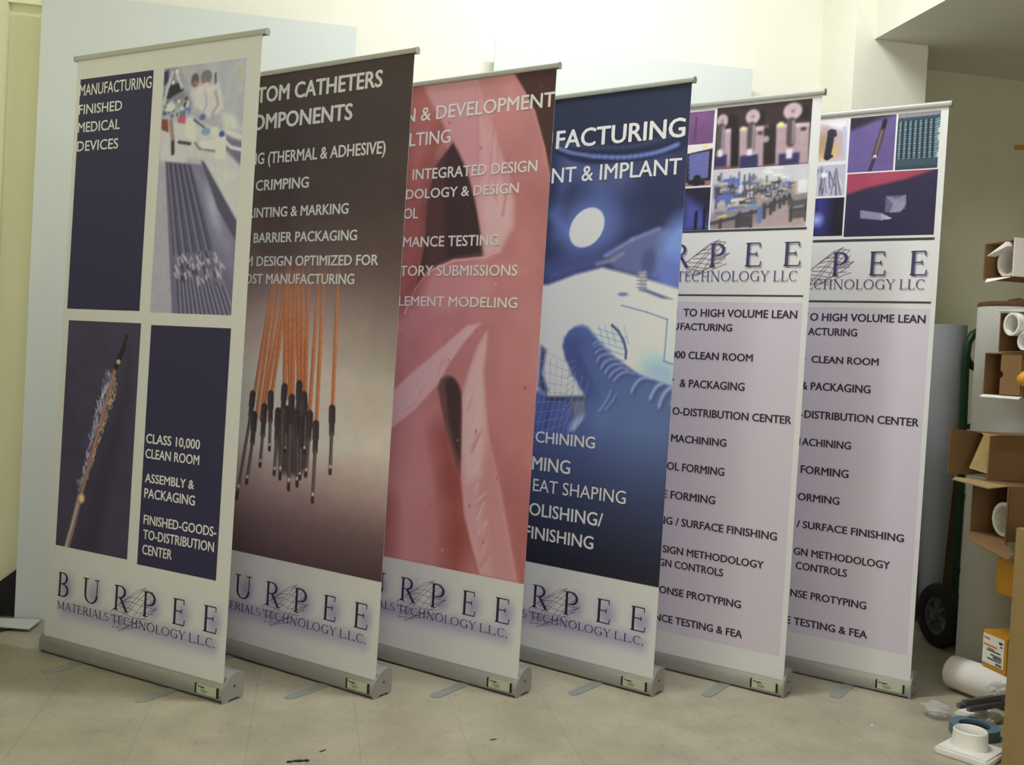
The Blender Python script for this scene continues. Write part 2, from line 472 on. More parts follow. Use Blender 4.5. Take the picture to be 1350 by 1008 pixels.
    def build(s, name, u0, u1, v0, v1, parent, m):
        # the cloth itself: a thin sheet, white, 0.6 mm thick
        th = 0.0006
        pts = [(u0, 0, v0), (u1, 0, v0), (u1, 0, v1), (u0, 0, v1), (u0, th, v0), (u1, th, v0), (u1, th, v1), (u0, th, v1)]
        s.add(np.array(pts, float), [(0, 1, 2, 3), (5, 4, 7, 6), (4, 0, 3, 7), (1, 5, 6, 2), (3, 2, 6, 7), (4, 5, 1, 0)], np.tile(s.col(WHITE_OF(s)), (8, 1)))
        me = bpy.data.meshes.new(name)
        V = np.concatenate(s.v); C = np.concatenate(s.c)
        me.from_pydata(V.tolist(), [], s.f)
        at = me.color_attributes.new('print', 'FLOAT_COLOR', 'POINT')
        at.data.foreach_set('color', np.concatenate([C, np.ones((len(C), 1))], 1).astype(np.float32).ravel())
        me.materials.append(m)
        o = bpy.data.objects.new(name, me); COL.objects.link(o); o.parent = parent
        return o

def print_material():
    m, nt, b = base_mat('printed_vinyl')
    N, L = nt.nodes, nt.links
    a = N.new('ShaderNodeVertexColor'); a.layer_name = 'print'
    tc = N.new('ShaderNodeTexCoord')
    n = N.new('ShaderNodeTexNoise'); n.inputs['Scale'].default_value = 300
    L.new(tc.outputs['Object'], n.inputs['Vector'])
    r = N.new('ShaderNodeValToRGB')
    r.color_ramp.elements[0].color = (.95, .95, .95, 1); r.color_ramp.elements[1].color = (1, 1, 1, 1)
    L.new(n.outputs[0], r.inputs[0])
    mx = N.new('ShaderNodeMix'); mx.data_type = 'RGBA'; mx.blend_type = 'MULTIPLY'; mx.inputs[0].default_value = 1
    L.new(a.outputs[0], mx.inputs[6]); L.new(r.outputs[0], mx.inputs[7]); L.new(mx.outputs[2], b.inputs['Base Color'])
    b.inputs['Roughness'].default_value = 0.5; b.inputs['Specular IOR Level'].default_value = 0.25
    return m
M_print = print_material()

U0, WB, VB, VT = 0.004, 0.864, 0.0575, 2.062       # cloth width, bottom and top
def box_of(q):
    """upper-left, upper-right, lower-left, lower-right corners -> u0, u1, v0, v1"""
    return ((q[0][0]+q[2][0])/2, (q[1][0]+q[3][0])/2, (q[2][1]+q[3][1])/2, (q[0][1]+q[1][1])/2)

INK, GLOW = (34, 26, 48), (126, 113, 142)
def scribble(p, u, v, sx, sy, rgb, layer, wd=0.0014):
    """wire-mesh sketch drawn across the R and P of the mark, in a box of about 1 x 1"""
    P = lambda x, y: (u+x*sx, v+y*sy)
    long = [[(.76, 1), (.55, .90), (.25, .62), (.0, .36)], [(.90, .93), (.70, .95), (.38, .72), (.02, .40)], [(.98, .62), (.80, .52), (.70, .45)],
            [(1.0, .66), (.82, .45), (.55, .25), (.18, .0)], [(.95, .36), (.80, .30), (.60, .18), (.20, .03)], [(.05, .06), (.30, .10), (.45, .18)],
            [(.05, .06), (.20, .26), (.42, .58), (.72, .98)], [(.18, .06), (.30, .30), (.52, .62), (.80, .96)], [(.42, .16), (.55, .45), (.72, .70), (.90, .93)],
            [(.55, .25), (.70, .52), (.92, .80)]]
    across = [[(.25, .60), (.45, .66), (.62, .62), (1.0, .62)], [(.18, .50), (.40, .52), (.60, .47), (.92, .50)], [(.08, .40), (.30, .40), (.5, .35), (.85, .38)],
              [(.0, .30), (.25, .29), (.45, .24), (.70, .28)], [(.38, .72), (.55, .76), (.75, .72)], [(.0, .36), (.06, .22), (.24, .20), (.45, .18)]]
    for l in long+across:
        A = np.array([P(*q) for q in l]); t = np.linspace(0, len(l)-1, 10)
        c = np.stack([np.interp(t, range(len(l)), A[:, k]) for k in (0, 1)], -1)
        p.ribbon(c, wd, rgb, layer)

# letter boxes of the mark measured once on the leftmost banner
LOGO = dict(B=[(0.0647,0.2123),(0.1249,0.2220),(0.0573,0.2950)], U=[(0.1952,0.2063),(0.2772,0.2158),(0.1877,0.2909)], R=[(0.3474,0.2088),(0.4155,0.2106),(0.3404,0.2897)],
            P=[(0.4849,0.2046),(0.5490,0.2132),(0.4779,0.2871)], E=[(0.6211,0.1989),(0.6778,0.2042),(0.6140,0.2830)], E2=[(0.7559,0.1982),(0.8160,0.2018),(0.7491,0.2807)])
LOGO_LINE = [(0.0649,0.1672),(0.8138,0.1536),(0.0622,0.1977)]
SCR = [(0.3360,0.1351),(0.5525,0.2280),(0.4993,0.2991)]
def company_mark(p, du=0.0, dv=0.0, white=(172, 166, 158)):
    vb = np.mean([LOGO[k][0][1] for k in LOGO])+dv
    h = np.mean([LOGO[k][2][1]-LOGO[k][0][1] for k in LOGO])
    gu0, gu1 = LOGO['B'][0][0]+du-.05, LOGO['E2'][1][0]+du+.045
    c = Canvas(max(gu0, .012), min(gu1, WB-.010), vb-.115, vb+h+.035, white, 0.004)
    wv = np.array(white, float); g = np.array(GLOW, float)*wv/np.array((172, 166, 158))
    # soft printed violet halo, offset to the lower right of the lettering
    D = np.zeros(c.U.shape)
    for k in LOGO:
        uc = (LOGO[k][0][0]+LOGO[k][1][0])/2+du+.016
        D = np.maximum(D, 0.85*np.exp(-(((c.U-uc)/.034)**2+((c.V-(vb+h*.40))/(h*.55))**2)))
    u0, u1 = LOGO_LINE[0][0]+du, LOGO_LINE[1][0]+du
    vl = (LOGO_LINE[0][1]+LOGO_LINE[1][1])/2+dv
    inside = np.clip((c.U-u0+.005)/.04, 0, 1)*np.clip((u1+.03-c.U)/.04, 0, 1)
    D = np.maximum(D, 0.72*inside*np.exp(-((c.V-(vl+.006))/.032)**2))
    edge = np.minimum.reduce([(c.U-c.u[0])/.03, (c.u[-1]-c.U)/.02, (c.V-c.v[0])/.03, (c.v[-1]-c.V)/.03]).clip(0, 1)
    D *= edge
    c.img = c.img*(1-D[..., None])+g*D[..., None]
    p.canvas(c, 1)
    for k in LOGO:
        q = LOGO[k]
        p.serif(k[0], q[0][0]+du, vb, h, q[1][0]-q[0][0], INK, 4)
    hl = LOGO_LINE[2][1]-LOGO_LINE[0][1]
    p.serif_line('MATERIALS TECHNOLOGY L.L.C.', u0, u1, vl, hl*.92, (50, 40, 62), 3, 1.25)
    scribble(p, SCR[0][0]+du, SCR[0][1]+dv, SCR[1][0]-SCR[0][0], SCR[2][1]-SCR[0][1], (52, 40, 50), 2)

rng = random.Random(7)
def banner_art_white_blue():
    p = Print((174, 168, 160))
    W_ = (174, 168, 160)
    navy = (35, 30, 62)
    u0, u1, v0, v1 = box_of([(0.0236,1.9951),(0.3888,1.9910),(0.0336,1.1993),(0.3888,1.1963)]); p.rect(u0, u1, v0, v1, navy)
    t = (196, 190, 178)
    p.text('MANUFACTURING', [(0.0286,1.9381),(0.3828,1.9316),(0.3795,1.9701)], t, bold=.005)
    p.text('FINISHED', [(0.0303,1.8741),(0.2471,1.8676),(0.2442,1.9005)], t, bold=.008)
    p.text('MEDICAL', [(0.0315,1.8119),(0.2421,1.8049),(0.2391,1.8388)], t, bold=.008)
    p.text('DEVICES', [(0.0318,1.7462),(0.2387,1.7405),(0.2358,1.7744)], t, bold=.008)
    u0, u1, v0, v1 = box_of([(0.4412,1.1552),(0.7948,1.1532),(0.4545,0.3723),(0.8060,0.3654)]); p.rect(u0, u1, v0, v1, navy)
    t = (200, 195, 188)
    for body, q in (('CLASS 10,000', [(0.4574,0.7682),(0.6981,0.7693),(0.6956,0.7991)]), ('CLEAN ROOM', [(0.4583,0.7195),(0.6992,0.7196),(0.6968,0.7493)]),
                    ('ASSEMBLY &', [(0.4632,0.6417),(0.6833,0.6403),(0.6810,0.6682)]), ('PACKAGING', [(0.4636,0.5905),(0.6911,0.5900),(0.6886,0.6205)]),
                    ('FINISHED-GOODS-', [(0.4680,0.5053),(0.7902,0.5039),(0.7878,0.5334)]), ('TO-DISTRIBUTION', [(0.4697,0.4570),(0.7838,0.4557),(0.7814,0.4857)]),
                    ('CENTER', [(0.4700,0.4069),(0.6039,0.4063),(0.6014,0.4371)])):
        p.text(body, q, t)
    # clean-room photograph
    u0, u1, v0, v1 = box_of([(0.4350,1.9952),(0.7988,1.9909),(0.4408,1.1965),(0.7951,1.1926)])
    c = Canvas(u0, u1, v0, v1, (158, 154, 168), 0.0028)
    R = random.Random(3)
    c.poly([(0.6216,1.9966),(0.8064,1.9947),(0.8140,1.7686),(0.6937,1.7923),(0.6740,1.8987)], (168, 166, 178), 1, .02)
    c.poly([(0.6992,1.9932),(0.7211,1.9910),(0.7081,1.8838),(0.6916,1.8851)], (150, 146, 160), .6, .02)
    c.poly([(0.7517,1.8803),(0.8053,1.8760),(0.8046,1.7533),(0.7604,1.7720)], (160, 158, 172), .8, .03)
    c.ell([(0.7739,1.9502)][0], .008, .02, (182, 170, 118), soft=.6)
    c.poly([(0.4352,1.9936),(0.4971,1.9878),(0.5440,1.9093),(0.5818,1.8653),(0.4451,1.8756)], (120, 116, 136), 1, .02)
    c.poly([(0.4392,1.9807),(0.4593,1.9872),(0.4595,1.9496),(0.4402,1.9346)], (44, 44, 80))
    c.poly([(0.4779,1.9397),(0.5213,1.9401),(0.5321,1.9144),(0.4928,1.9011),(0.4533,1.8833),(0.4426,1.9051)], (40, 36, 50))
    c.line([(0.4777,1.9772),(0.4609,1.9328),(0.4448,1.8798)], .012, (176, 174, 184))
    c.line([(0.4937,1.9591),(0.5801,1.8859),(0.6696,1.8182)], .011, (150, 146, 160))
    c.line([(0.4985,1.9711),(0.5227,1.9235)], .010, (180, 176, 188))
    c.ell([(0.4980,1.9774)][0], .008, .008, (205, 204, 212)); c.ell([(0.4834,1.9434)][0], .007, .007, (200, 200, 206))
    # two gowned workers behind the bench
    c.poly([(0.5659,1.9198),(0.6054,1.9206),(0.6221,1.8541),(0.5828,1.8529),(0.5623,1.8955)], (184, 175, 186), 1, .006)
    c.poly([(0.6079,1.9245),(0.6393,1.9169),(0.6828,1.9254),(0.6988,1.8966),(0.7110,1.8474),(0.6907,1.8288),(0.6473,1.8197),(0.5939,1.8562),(0.5841,1.9060)], (196, 186, 194), 1, .006)
    c.ell([(0.5811,1.9423)][0], .017, .022, (84, 78, 92)); c.ell([(0.5830,1.9327)][0], .012, .009, (146, 96, 90))
    c.ell([(0.6300,1.9490)][0], .024, .022, (112, 98, 118)); c.ell([(0.6290,1.9341)][0], .018, .011, (150, 98, 90)); c.ell([(0.6310,1.9225)][0], .016, .009, (186, 178, 190))
    c.line([(0.6693,1.9556),(0.6717,1.9272)], .008, (70, 72, 80))
    c.line([(0.6740,1.8987),(0.6884,1.8572),(0.6633,1.8267)], .012, (164, 152, 170)); c.line([(0.6294,1.9023),(0.6383,1.8610),(0.6238,1.8336)], .010, (170, 160, 176))
    c.ell([(0.5550,1.8459)][0], .016, .013, (92, 112, 166)); c.ell([(0.6237,1.8214)][0], .014, .010, (80, 96, 152))
    # bench
    c.poly([(0.4448,1.8087),(0.5681,1.8252),(0.6381,1.7960),(0.8046,1.7533),(0.8023,1.6504),(0.6370,1.6741),(0.4456,1.6246),(0.4388,1.7756)], (186, 178, 184), 1, .006)
    c.poly([(0.4403,1.8279),(0.4671,1.8239),(0.4765,1.7817),(0.4421,1.7922)], (124, 54, 52)); c.poly([(0.5129,1.8332),(0.5552,1.8294),(0.5527,1.8049),(0.5148,1.8103)], (186, 62, 108))
    c.poly([(0.5509,1.8264),(0.5854,1.8220),(0.5977,1.7414),(0.5499,1.7688)], (206, 200, 206), 1, .008)
    for k in range(26):
        x, y = R.uniform(110, 290), R.uniform(370, 500)
        c.ell(((lambda q: (q[0][0]+(q[1][0]-q[0][0])*(x-110)/180, q[0][1]+(q[2][1]-q[0][1])*(y-370)/130))([(0.4530,1.8875),(0.5579,1.8794),(0.4575,1.8329)])),
              R.uniform(.004, .009), R.uniform(.004, .010), R.choice([(60, 56, 70), (150, 150, 160), (196, 196, 204), (90, 90, 130), (110, 104, 112)]))
    c.ell([(0.4783,1.8648)][0], .02, .016, (188, 188, 196)); c.ell([(0.4506,1.8460)][0], .010, .008, (70, 84, 140))
    c.line([(0.4822,1.8187),(0.4966,1.7513)], .018, (142, 118, 110)); c.line([(0.4969,1.7472),(0.4997,1.7138)], .016, (54, 50, 62))
    c.line([(0.5230,1.7478),(0.5752,1.7394)], .010, (54, 48, 60)); c.line([(0.5977,1.7414),(0.6162,1.7220),(0.6839,1.7102)], .008, (120, 112, 112))
    c.poly([(0.6144,1.7445),(0.6866,1.7444),(0.6891,1.7140),(0.6275,1.7214)], (202, 196, 188))
    c.ell([(0.6426,1.7746)][0], .020, .012, (108, 142, 186)); c.poly([(0.6611,1.7864),(0.6943,1.7842),(0.6970,1.7518),(0.6687,1.7616)], (204, 202, 208))
    c.poly([(0.7265,1.7581),(0.8020,1.7337),(0.8047,1.6543),(0.7331,1.7096)], (104, 98, 130), 1, .006)
    c.poly([(0.7130,1.8232),(0.7562,1.8241),(0.7927,1.7699),(0.7170,1.7747)], (190, 188, 198), 1, .01)
    c.line([(0.7337,1.7697),(0.7671,1.7556),(0.8026,1.7455)], .012, (206, 206, 212)); c.line([(0.7281,1.7379),(0.7540,1.7185),(0.8003,1.7080)], .010, (206, 206, 214))
    c.poly([(0.6884,1.7564),(0.7306,1.7538),(0.7325,1.6836),(0.6885,1.6878)], (202, 206, 220)); c.ell([(0.7114,1.7622)][0], .012, .010, (58, 72, 142))
    c.line([(0.5859,1.8158),(0.6332,1.7882)], .006, (66, 58, 66))
    # tray of tubing in the foreground
    c.poly([(0.4221,1.6934),(0.4706,1.6882),(0.5419,1.1958),(0.4400,1.1961)], (158, 148, 164), 1, .01)
    c.poly([(0.4666,1.6884),(0.6312,1.6694),(0.7949,1.4764),(0.8069,1.1943),(0.5398,1.1929)], (98, 92, 124))
    c.poly([(0.5736,1.6721),(0.6293,1.6640),(0.7983,1.4333),(0.7962,1.3258),(0.7002,1.4235)], (122, 116, 148), 1, .03)
    c.ell([(0.6912,1.5329)][0], .016, .06, (168, 164, 190), rot=.4, alpha=.8, soft=.9)
    c.poly([(0.6277,1.6834),(0.6434,1.6771),(0.7962,1.4871),(0.7968,1.4253),(0.7140,1.5268)], (74, 68, 98))
    c.poly([(0.6454,1.6798),(0.7988,1.6509),(0.8033,1.5943),(0.8010,1.4897)], (186, 182, 186), 1, .006)
    A = [(0.4750,1.6824),(0.5893,1.6686),(0.5314,1.3859),(0.7094,1.4016)]
    for k in range(17):
        f = k/16
        p0 = np.array(A[0])*(1-f)+np.array(A[1])*f; p1 = np.array(A[2])*(1-f)+np.array(A[3])*f
        c.line([p0, p1], .0065 if k % 3 else .004, (48, 42, 72) if k % 3 != 1 else (108, 100, 130), .9)
    B = [(0.5531,1.3133),(0.7304,1.3255),(0.5709,1.1937),(0.7994,1.1968)]
    for k in range(13):
        f = k/12
        p0 = np.array(B[0])*(1-f)+np.array(B[1])*f; p1 = np.array(B[2])*(1-f)+np.array(B[3])*f
        c.line([p0, p1], .008, (70, 64, 92)); c.line([p0+np.array((.008, 0)), p1+np.array((.010, 0))], .003, (156, 150, 172), .9)
    D = [(0.5338,1.3580),(0.7499,1.3581),(0.5375,1.3132)]
    for k in range(70):
        f = R.random(); q = np.array(D[0])*(1-f)+np.array(D[1])*f+np.array((0, R.uniform(-.05, .035)))
        c.line([q, q+np.array((R.uniform(.004, .016), -R.uniform(.012, .03)))], R.uniform(.004, .009), R.choice([(182, 172, 190), (166, 156, 176), (120, 108, 130), (60, 52, 70)]))
    c.blur(1); c.img *= .92; c.noise(.05, .02, 5)
    p.canvas(c, 1)
    # device photograph
    u0, u1, v0, v1 = box_of([(0.0289,1.1583),(0.3910,1.1582),(0.0529,0.3797),(0.4094,0.3745)])
    c = Canvas(u0, u1, v0, v1, (52, 44, 68), 0.0025)
    c.noise(.16, .05, 9)
    c.poly([(0.3494,1.0765),(0.3264,0.9547),(0.2784,0.8020),(0.2001,0.5871),(0.1483,0.3711),(0.2611,0.3681),(0.3167,0.6746),(0.3761,0.9206)], (40, 33, 52), .75, .03)
    L = [(0.2429,0.9733),(0.1696,0.7742),(0.1370,0.5802)]; Rr = [(0.3093,0.9490),(0.2528,0.7811),(0.1652,0.5833)]; Cc = [(0.2938,1.0181),(0.2245,0.7882),(0.1536,0.5534)]
    for k in range(230):
        f = R.random()
        for side, cs in ((L, [(140, 138, 160), (176, 174, 190), (90, 86, 124), (120, 116, 140)]), (Rr, [(190, 164, 112), (206, 186, 140), (120, 92, 60), (50, 40, 44)])):
            a = np.array(side[0])*(1-f)+np.array(side[2])*f; m_ = np.array(Cc[0])*(1-f)+np.array(Cc[2])*f
            w_ = R.uniform(0, .8); q = a*(1-w_)+m_*w_+np.array((R.uniform(-.004, .004), R.uniform(-.01, .01)))
            c.line([q, q+np.array((R.uniform(-.012, .012), R.uniform(.008, .022)))], .003, R.choice(cs), .8)
    c.line([Cc[0], Cc[1], Cc[2]], .016, (124, 78, 72)); c.line([Cc[0], Cc[1], Cc[2]], .004, (168, 116, 100), .8)
    c.line([(0.3029,1.0232),(0.3200,1.0752),(0.3369,1.1131)], .012, (26, 22, 26)); c.line([(0.2906,1.0086),(0.3254,1.0755)], .022, (30, 26, 30)); c.ell([(0.3026,1.0260)][0], .010, .008, (170, 140, 80))
    c.line([(0.1494,0.5529),(0.1258,0.4639),(0.0977,0.3737)], .026, (122, 94, 92)); c.line([(0.1426,0.5330),(0.1195,0.4535),(0.0934,0.3731)], .007, (176, 156, 150), .8)
    c.ell([(0.1608,0.5523)][0], .014, .014, (210, 176, 96), soft=.5)
    p.canvas(c, 1)
    company_mark(p, white=W_)
    return p

def banner_art_wires():
    W_ = (166, 166, 152)
    p = Print(W_)
    q = [(0.1629,2.0709),(0.8648,2.0556),(0.1473,0.3924),(0.8559,0.3526)]
    vb = (q[2][1]+q[3][1])/2; vt = VT-.004
    c = Canvas(U0, WB, vb, vt, (62, 48, 44), 0.003)
    Y = lambda pts: [k[1] for k in pts]
    ys = Y([(0.6537,2.0339),(0.6537,1.8343),(0.6557,1.6094),(0.6536,1.4344),(0.6452,1.3343),(0.6410,1.1837),(0.6388,1.0078),(0.6408,0.7817),(0.6198,0.6283),(0.6134,0.5010),(0.5889,0.3833)])
    cs = [(58, 46, 44), (60, 48, 46), (66, 52, 48), (88, 68, 62), (112, 90, 82), (158, 138, 122), (188, 174, 152), (186, 174, 154), (152, 124, 113), (110, 82, 80), (84, 58, 60)]
    c.grad(list(zip(ys, cs)))
    k = np.clip((c.U-.45)/.45, 0, 1)
    mid = np.exp(-((c.V-ys[5])/.35)**2)
    c.img *= (1-.28*k*mid)[..., None]
    c.img *= (1-.20*np.clip((c.U-.5)/.4, 0, 1)*np.clip((ys[8]-c.V)/.25, 0, 1))[..., None]
    low = np.clip((ys[7]-c.V)/.3, 0, 1)
    c.img = c.img*(1-.12*low[..., None])
    # amber wires hanging into frame
    wires = [([(0.2658,1.1469),(0.2348,0.9322)], .013), ([(0.2837,1.1475),(0.2508,0.8536)], .014), ([(0.3060,1.1482),(0.2738,0.8491)], .014), ([(0.3281,1.1488),(0.2890,0.8819)], .012), ([(0.3456,1.1494),(0.3201,0.9346)], .014),
             ([(0.3692,1.1501),(0.3801,0.9634)], .016), ([(0.3891,1.1508),(0.4083,0.9279)], .016), ([(0.4089,1.1514),(0.4206,0.9349)], .016), ([(0.4295,1.1520),(0.4473,0.9737)], .016), ([(0.4490,1.1526),(0.4673,0.9380)], .016),
             ([(0.4701,1.1533),(0.4800,0.9388)], .014), ([(0.5078,1.1545),(0.5060,0.8794)], .013), ([(0.5351,1.1553),(0.5393,0.8515)], .013), ([(0.6020,1.1574),(0.6085,0.9052)], .012)]
    top = Y([(0.5032,1.3981)])[0]
    for (a, b), w_ in wires:
        a, b = np.array(a), np.array(b); d = (a-b)/(a[1]-b[1]); t = b+d*(top-b[1]); m_ = a
        w_ *= 1.25
        n_ = 14
        for q_ in range(n_):
            p0, p1 = t+(b-t)*q_/n_, t+(b-t)*(q_+1)/n_
            al = min(1.0, .12+1.5*q_/n_)
            c.line([p0, p1], w_, (176, 94, 34), al)
            for off, wd_, cc, aa in ((-.42, .003, (132, 70, 30), 1), (.2, .003, (196, 122, 60), 1)):
                c.line([p0+np.array((w_*off, 0)), p1+np.array((w_*off, 0))], wd_, cc, aa*al)
    dk = [(0.3066,2.0206),(0.3197,1.7821),(0.3383,1.4389)]
    c.line(dk, .11, (44, 33, 31), .35, feather=.06); c.line([(x-.09, y) for x, y in dk], .05, (50, 36, 30), .3, feather=.04)
    c.poly([(0.3596,0.8870),(0.4909,0.9089),(0.5076,0.8122),(0.5085,0.7022),(0.4777,0.6682),(0.3827,0.6703),(0.3562,0.7740)], (52, 42, 40), .85, .012)
    heads = [[(140,335),(128,450),(50,910)], [(150,450),(138,600),(105,825)], [(240,335),(237,480),(232,640)], [(205,405),(195,560),(180,730)], [(316,295),(308,420),(290,800)],
             [(357,355),(345,510),(338,860)], [(398,280),(392,420),(380,535)], [(425,340),(430,470),(425,660)], [(457,445),(450,580),(433,785)], [(280,430),(272,580),(258,775)],
             [(385,440),(388,580),(385,840)], [(330,420),(322,560),(318,650)], [(410,480),(405,640),(400,800)]]
    H2 = [(0.2257,0.9316),(0.2212,0.8578),(0.1756,0.5577),(0.2412,0.8593),(0.2387,0.7634),(0.2213,0.6177),(0.3154,0.9374),(0.3207,0.8464),(0.3250,0.7460),(0.2881,0.8913),(0.2877,0.7931),(0.2837,0.6850),(0.3798,0.9665),(0.3796,0.8885),(0.3843,0.6517),(0.4183,0.9316),(0.4163,0.8353),(0.4288,0.6195),(0.4493,0.9800),(0.4516,0.8937),(0.4474,0.8224),(0.4752,0.9446),(0.4862,0.8656),(0.4919,0.7495),(0.5075,0.8825),(0.5086,0.8001),(0.5050,0.6743),(0.3557,0.8805),(0.3568,0.7866),(0.3551,0.6642),(0.4467,0.8810),(0.4566,0.7955),(0.4676,0.6363),(0.3986,0.8899),(0.3991,0.8028),(0.4005,0.7469),(0.4699,0.8582),(0.4740,0.7601),(0.4782,0.6621),(0.5376,0.8513),(0.5412,0.7604),(0.5431,0.5902),(0.6067,0.9081),(0.6110,0.8272),(0.6148,0.6952)]
    for i in range(0, len(H2), 3):
        a, b, e = (np.array(H2[i+j]) for j in range(3))
        c.line([a, (a+b)/2], .030, (52, 42, 40)); c.line([(a*.6+b*.4), b], .024, (56, 45, 43)); c.line([b, e], .015, (72, 58, 54))
        c.line([b+np.array((.002, 0)), e+np.array((.002, 0))], .003, (130, 116, 108), .8); c.line([a-np.array((.006, 0)), b-np.array((.004, 0))], .003, (92, 76, 72), .7)
        s_ = e*.85+b*.15
        c.ell(s_, .005, .006, (206, 196, 182), soft=.5); c.line([e*.93+b*.07, e], .014, (50, 40, 38))
    c.noise(.05, .05, 4)
    p.canvas(c, 1)
    t = (192, 188, 178); sh = (36, 28, 26)
    for pre, body, q, b in (('CUS', 'TOM CATHETERS', [(0.1573,1.9708),(0.7362,1.9613),(0.7319,2.0145)], .03), ('& C', 'OMPONENTS', [(0.1439,1.8716),(0.6140,1.8680),(0.6097,1.9205)], .03),
            ('BONDI', 'NG (THERMAL & ADHESIVE)', [(0.1405,1.7518),(0.7677,1.7420),(0.7645,1.7816)], .022), ('STENT ', 'CRIMPING', [(0.1781,1.6552),(0.4352,1.6504),(0.4321,1.6867)], .022),
            ('PAD P', 'RINTING & MARKING', [(0.1476,1.5618),(0.6234,1.5525),(0.6206,1.5867)], .022), ('STERIL', 'E BARRIER PACKAGING', [(0.1445,1.4699),(0.6686,1.4664),(0.6658,1.5003)], .022),
            ('CUSTO', 'M DESIGN OPTIMIZED FOR', [(0.1517,1.3894),(0.7662,1.3820),(0.7635,1.4154)], .022), ('LOW C', 'OST MANUFACTURING', [(0.1505,1.3236),(0.6686,1.3229),(0.6658,1.3567)], .022)):
        p.text(body, q, t, pre, b, shadow=sh)
    company_mark(p, *LOFF[1], white=W_)
    return p

def banner_art_pink():
    W_ = (166, 168, 154)
    p = Print(W_)
    q = [(0.2707,2.0668),(0.8779,2.0561),(0.2423,0.3678),(0.8616,0.3763)]
    vb = (q[2][1]+q[3][1])/2; vt = VT-.004
    c = Canvas(U0, WB, vb, vt, (178, 110, 106), 0.003)
    ys = [k[1] for k in [(0.5795,2.0648),(0.6096,1.6747),(0.6436,1.2363),(0.6713,0.8782),(0.6988,0.5227)]]
    c.grad(list(zip(ys, [(182, 116, 112), (172, 102, 98), (180, 110, 108), (176, 104, 102), (158, 82, 80)])))
    c.noise(.10, .10, 11)
    R = random.Random(5)
    # left wall of the strut, deeper red
    c.poly([(0, vt)]+[(0.2793,2.0732),(0.3766,1.8526),(0.3392,1.6342),(0.3677,1.4317),(0.2898,1.2479),(0.1786,1.2062)]+[(0, vb)], (150, 74, 66), .85, .03)
    c.poly([(0.2613,2.0655),(0.3170,2.0643),(0.4225,1.8776),(0.3545,1.8255),(0.3361,1.6728),(0.2771,1.7144)], (168, 88, 78), .9, .02)
    c.line([(0.4060,1.9360),(0.3591,1.7676),(0.3423,1.5956),(0.3547,1.4414),(0.3317,1.3452)], .05, (140, 66, 56), .8, feather=.03)
    # dark hollow
    c.poly([(0.4603,1.8482),(0.4886,1.8160),(0.5330,1.7383),(0.5717,1.6386),(0.5997,1.5405),(0.6228,1.4460),(0.4927,1.4381),(0.3761,1.4029),(0.3383,1.3549),(0.3623,1.4989),(0.3601,1.6333),(0.3859,1.7660)], (60, 40, 40), 1, .005)
    c.poly([(0.3392,1.6342),(0.3859,1.7660),(0.4271,1.8203),(0.4302,1.6305),(0.4571,1.4404),(0.3761,1.4029)], (92, 54, 48), .6, .02)
    # pale cut face right of the hollow
    c.poly([(0.3139,2.0579),(0.5481,2.0581),(0.6162,1.9082),(0.7018,1.7284),(0.7286,1.6184),(0.7298,1.5460),(0.6834,1.4671),(0.6249,1.4478),(0.5990,1.5497),(0.5690,1.6434),(0.5265,1.7480),(0.4601,1.8510),(0.4007,1.9269)], (190, 130, 126), 1, .008)
    c.poly([(0.5932,1.6239),(0.5988,1.6975),(0.6653,1.7031),(0.7229,1.6367),(0.7276,1.5461),(0.6834,1.4671),(0.6249,1.4478)], (202, 160, 152), .95, .02)
    c.poly([(0.5859,1.8646),(0.6184,1.8804),(0.6618,1.7490),(0.6354,1.6588),(0.5932,1.6239)], (198, 148, 142), .8, .02)
    for k in range(16):
        x0 = R.uniform(300, 500); 
        f = (x0-300)/200
        a = [(0.5614,2.0335),(0.4195,1.9158),(0.6618,1.7490)]; b = [(0.6331,1.8333),(0.5717,1.7545),(0.6965,1.5833)]
        p0 = np.array(a[0])*(1-f)+np.array(a[2])*f+np.array((R.uniform(-.03, .03), 0)); p1 = np.array(b[1])*(1-f)+np.array(b[2])*f
        c.line([p0, p1], R.uniform(.004, .012), R.choice([(206, 150, 148), (176, 108, 106), (198, 140, 138)]), .45, feather=.006)
    c.line([(0.6855,1.5837),(0.7005,1.6740)], .010, (186, 120, 116), .8)
    # background seen past the upper right edge
    c.poly([(0.6982,2.0606),(0.8926,2.0596),(0.8805,1.6739),(0.8715,1.6831),(0.8379,1.8002),(0.7909,1.9242),(0.7404,2.0009)], (68, 40, 38), 1, .005)
    c.line([(0.6908,2.0578),(0.7386,1.9966),(0.7868,1.9219),(0.8337,1.8005),(0.8695,1.6833)], .010, (186, 120, 112), .6)
    # ledge below the hollow
    c.poly([(0.6251,1.4460),(0.4929,1.4343),(0.4003,1.4028),(0.3436,1.3501),(0.3000,1.2772),(0.4956,1.2519),(0.6720,1.3285)], (188, 122, 118), .8, .02)
    c.line([(0.6834,1.4671),(0.6252,1.4441),(0.4929,1.4343),(0.3887,1.3971),(0.3325,1.3356),(0.2898,1.2479)], .008, (206, 150, 144), .8)
    c.line([(0.3286,1.3066),(0.3557,1.3838)], .05, (120, 50, 42), .5, feather=.03)
    # lower struts
    c.poly([(0.2557,0.8182),(0.4618,0.9972),(0.5659,0.7101),(0.6816,0.3654),(0.2449,0.3639)], (176, 104, 100), 1, .02)
    c.line([(0.3771,0.8563),(0.3674,0.6471),(0.3742,0.3422)], .14, (194, 126, 120), .7, feather=.07)
    c.line([(0.5011,0.8256),(0.5525,0.6682),(0.5870,0.4841),(0.5727,0.3473)], .09, (140, 58, 48), .8, feather=.05)
    c.line([(0.2520,0.5491),(0.2630,0.3242)], .08, (146, 66, 60), .7, feather=.05)
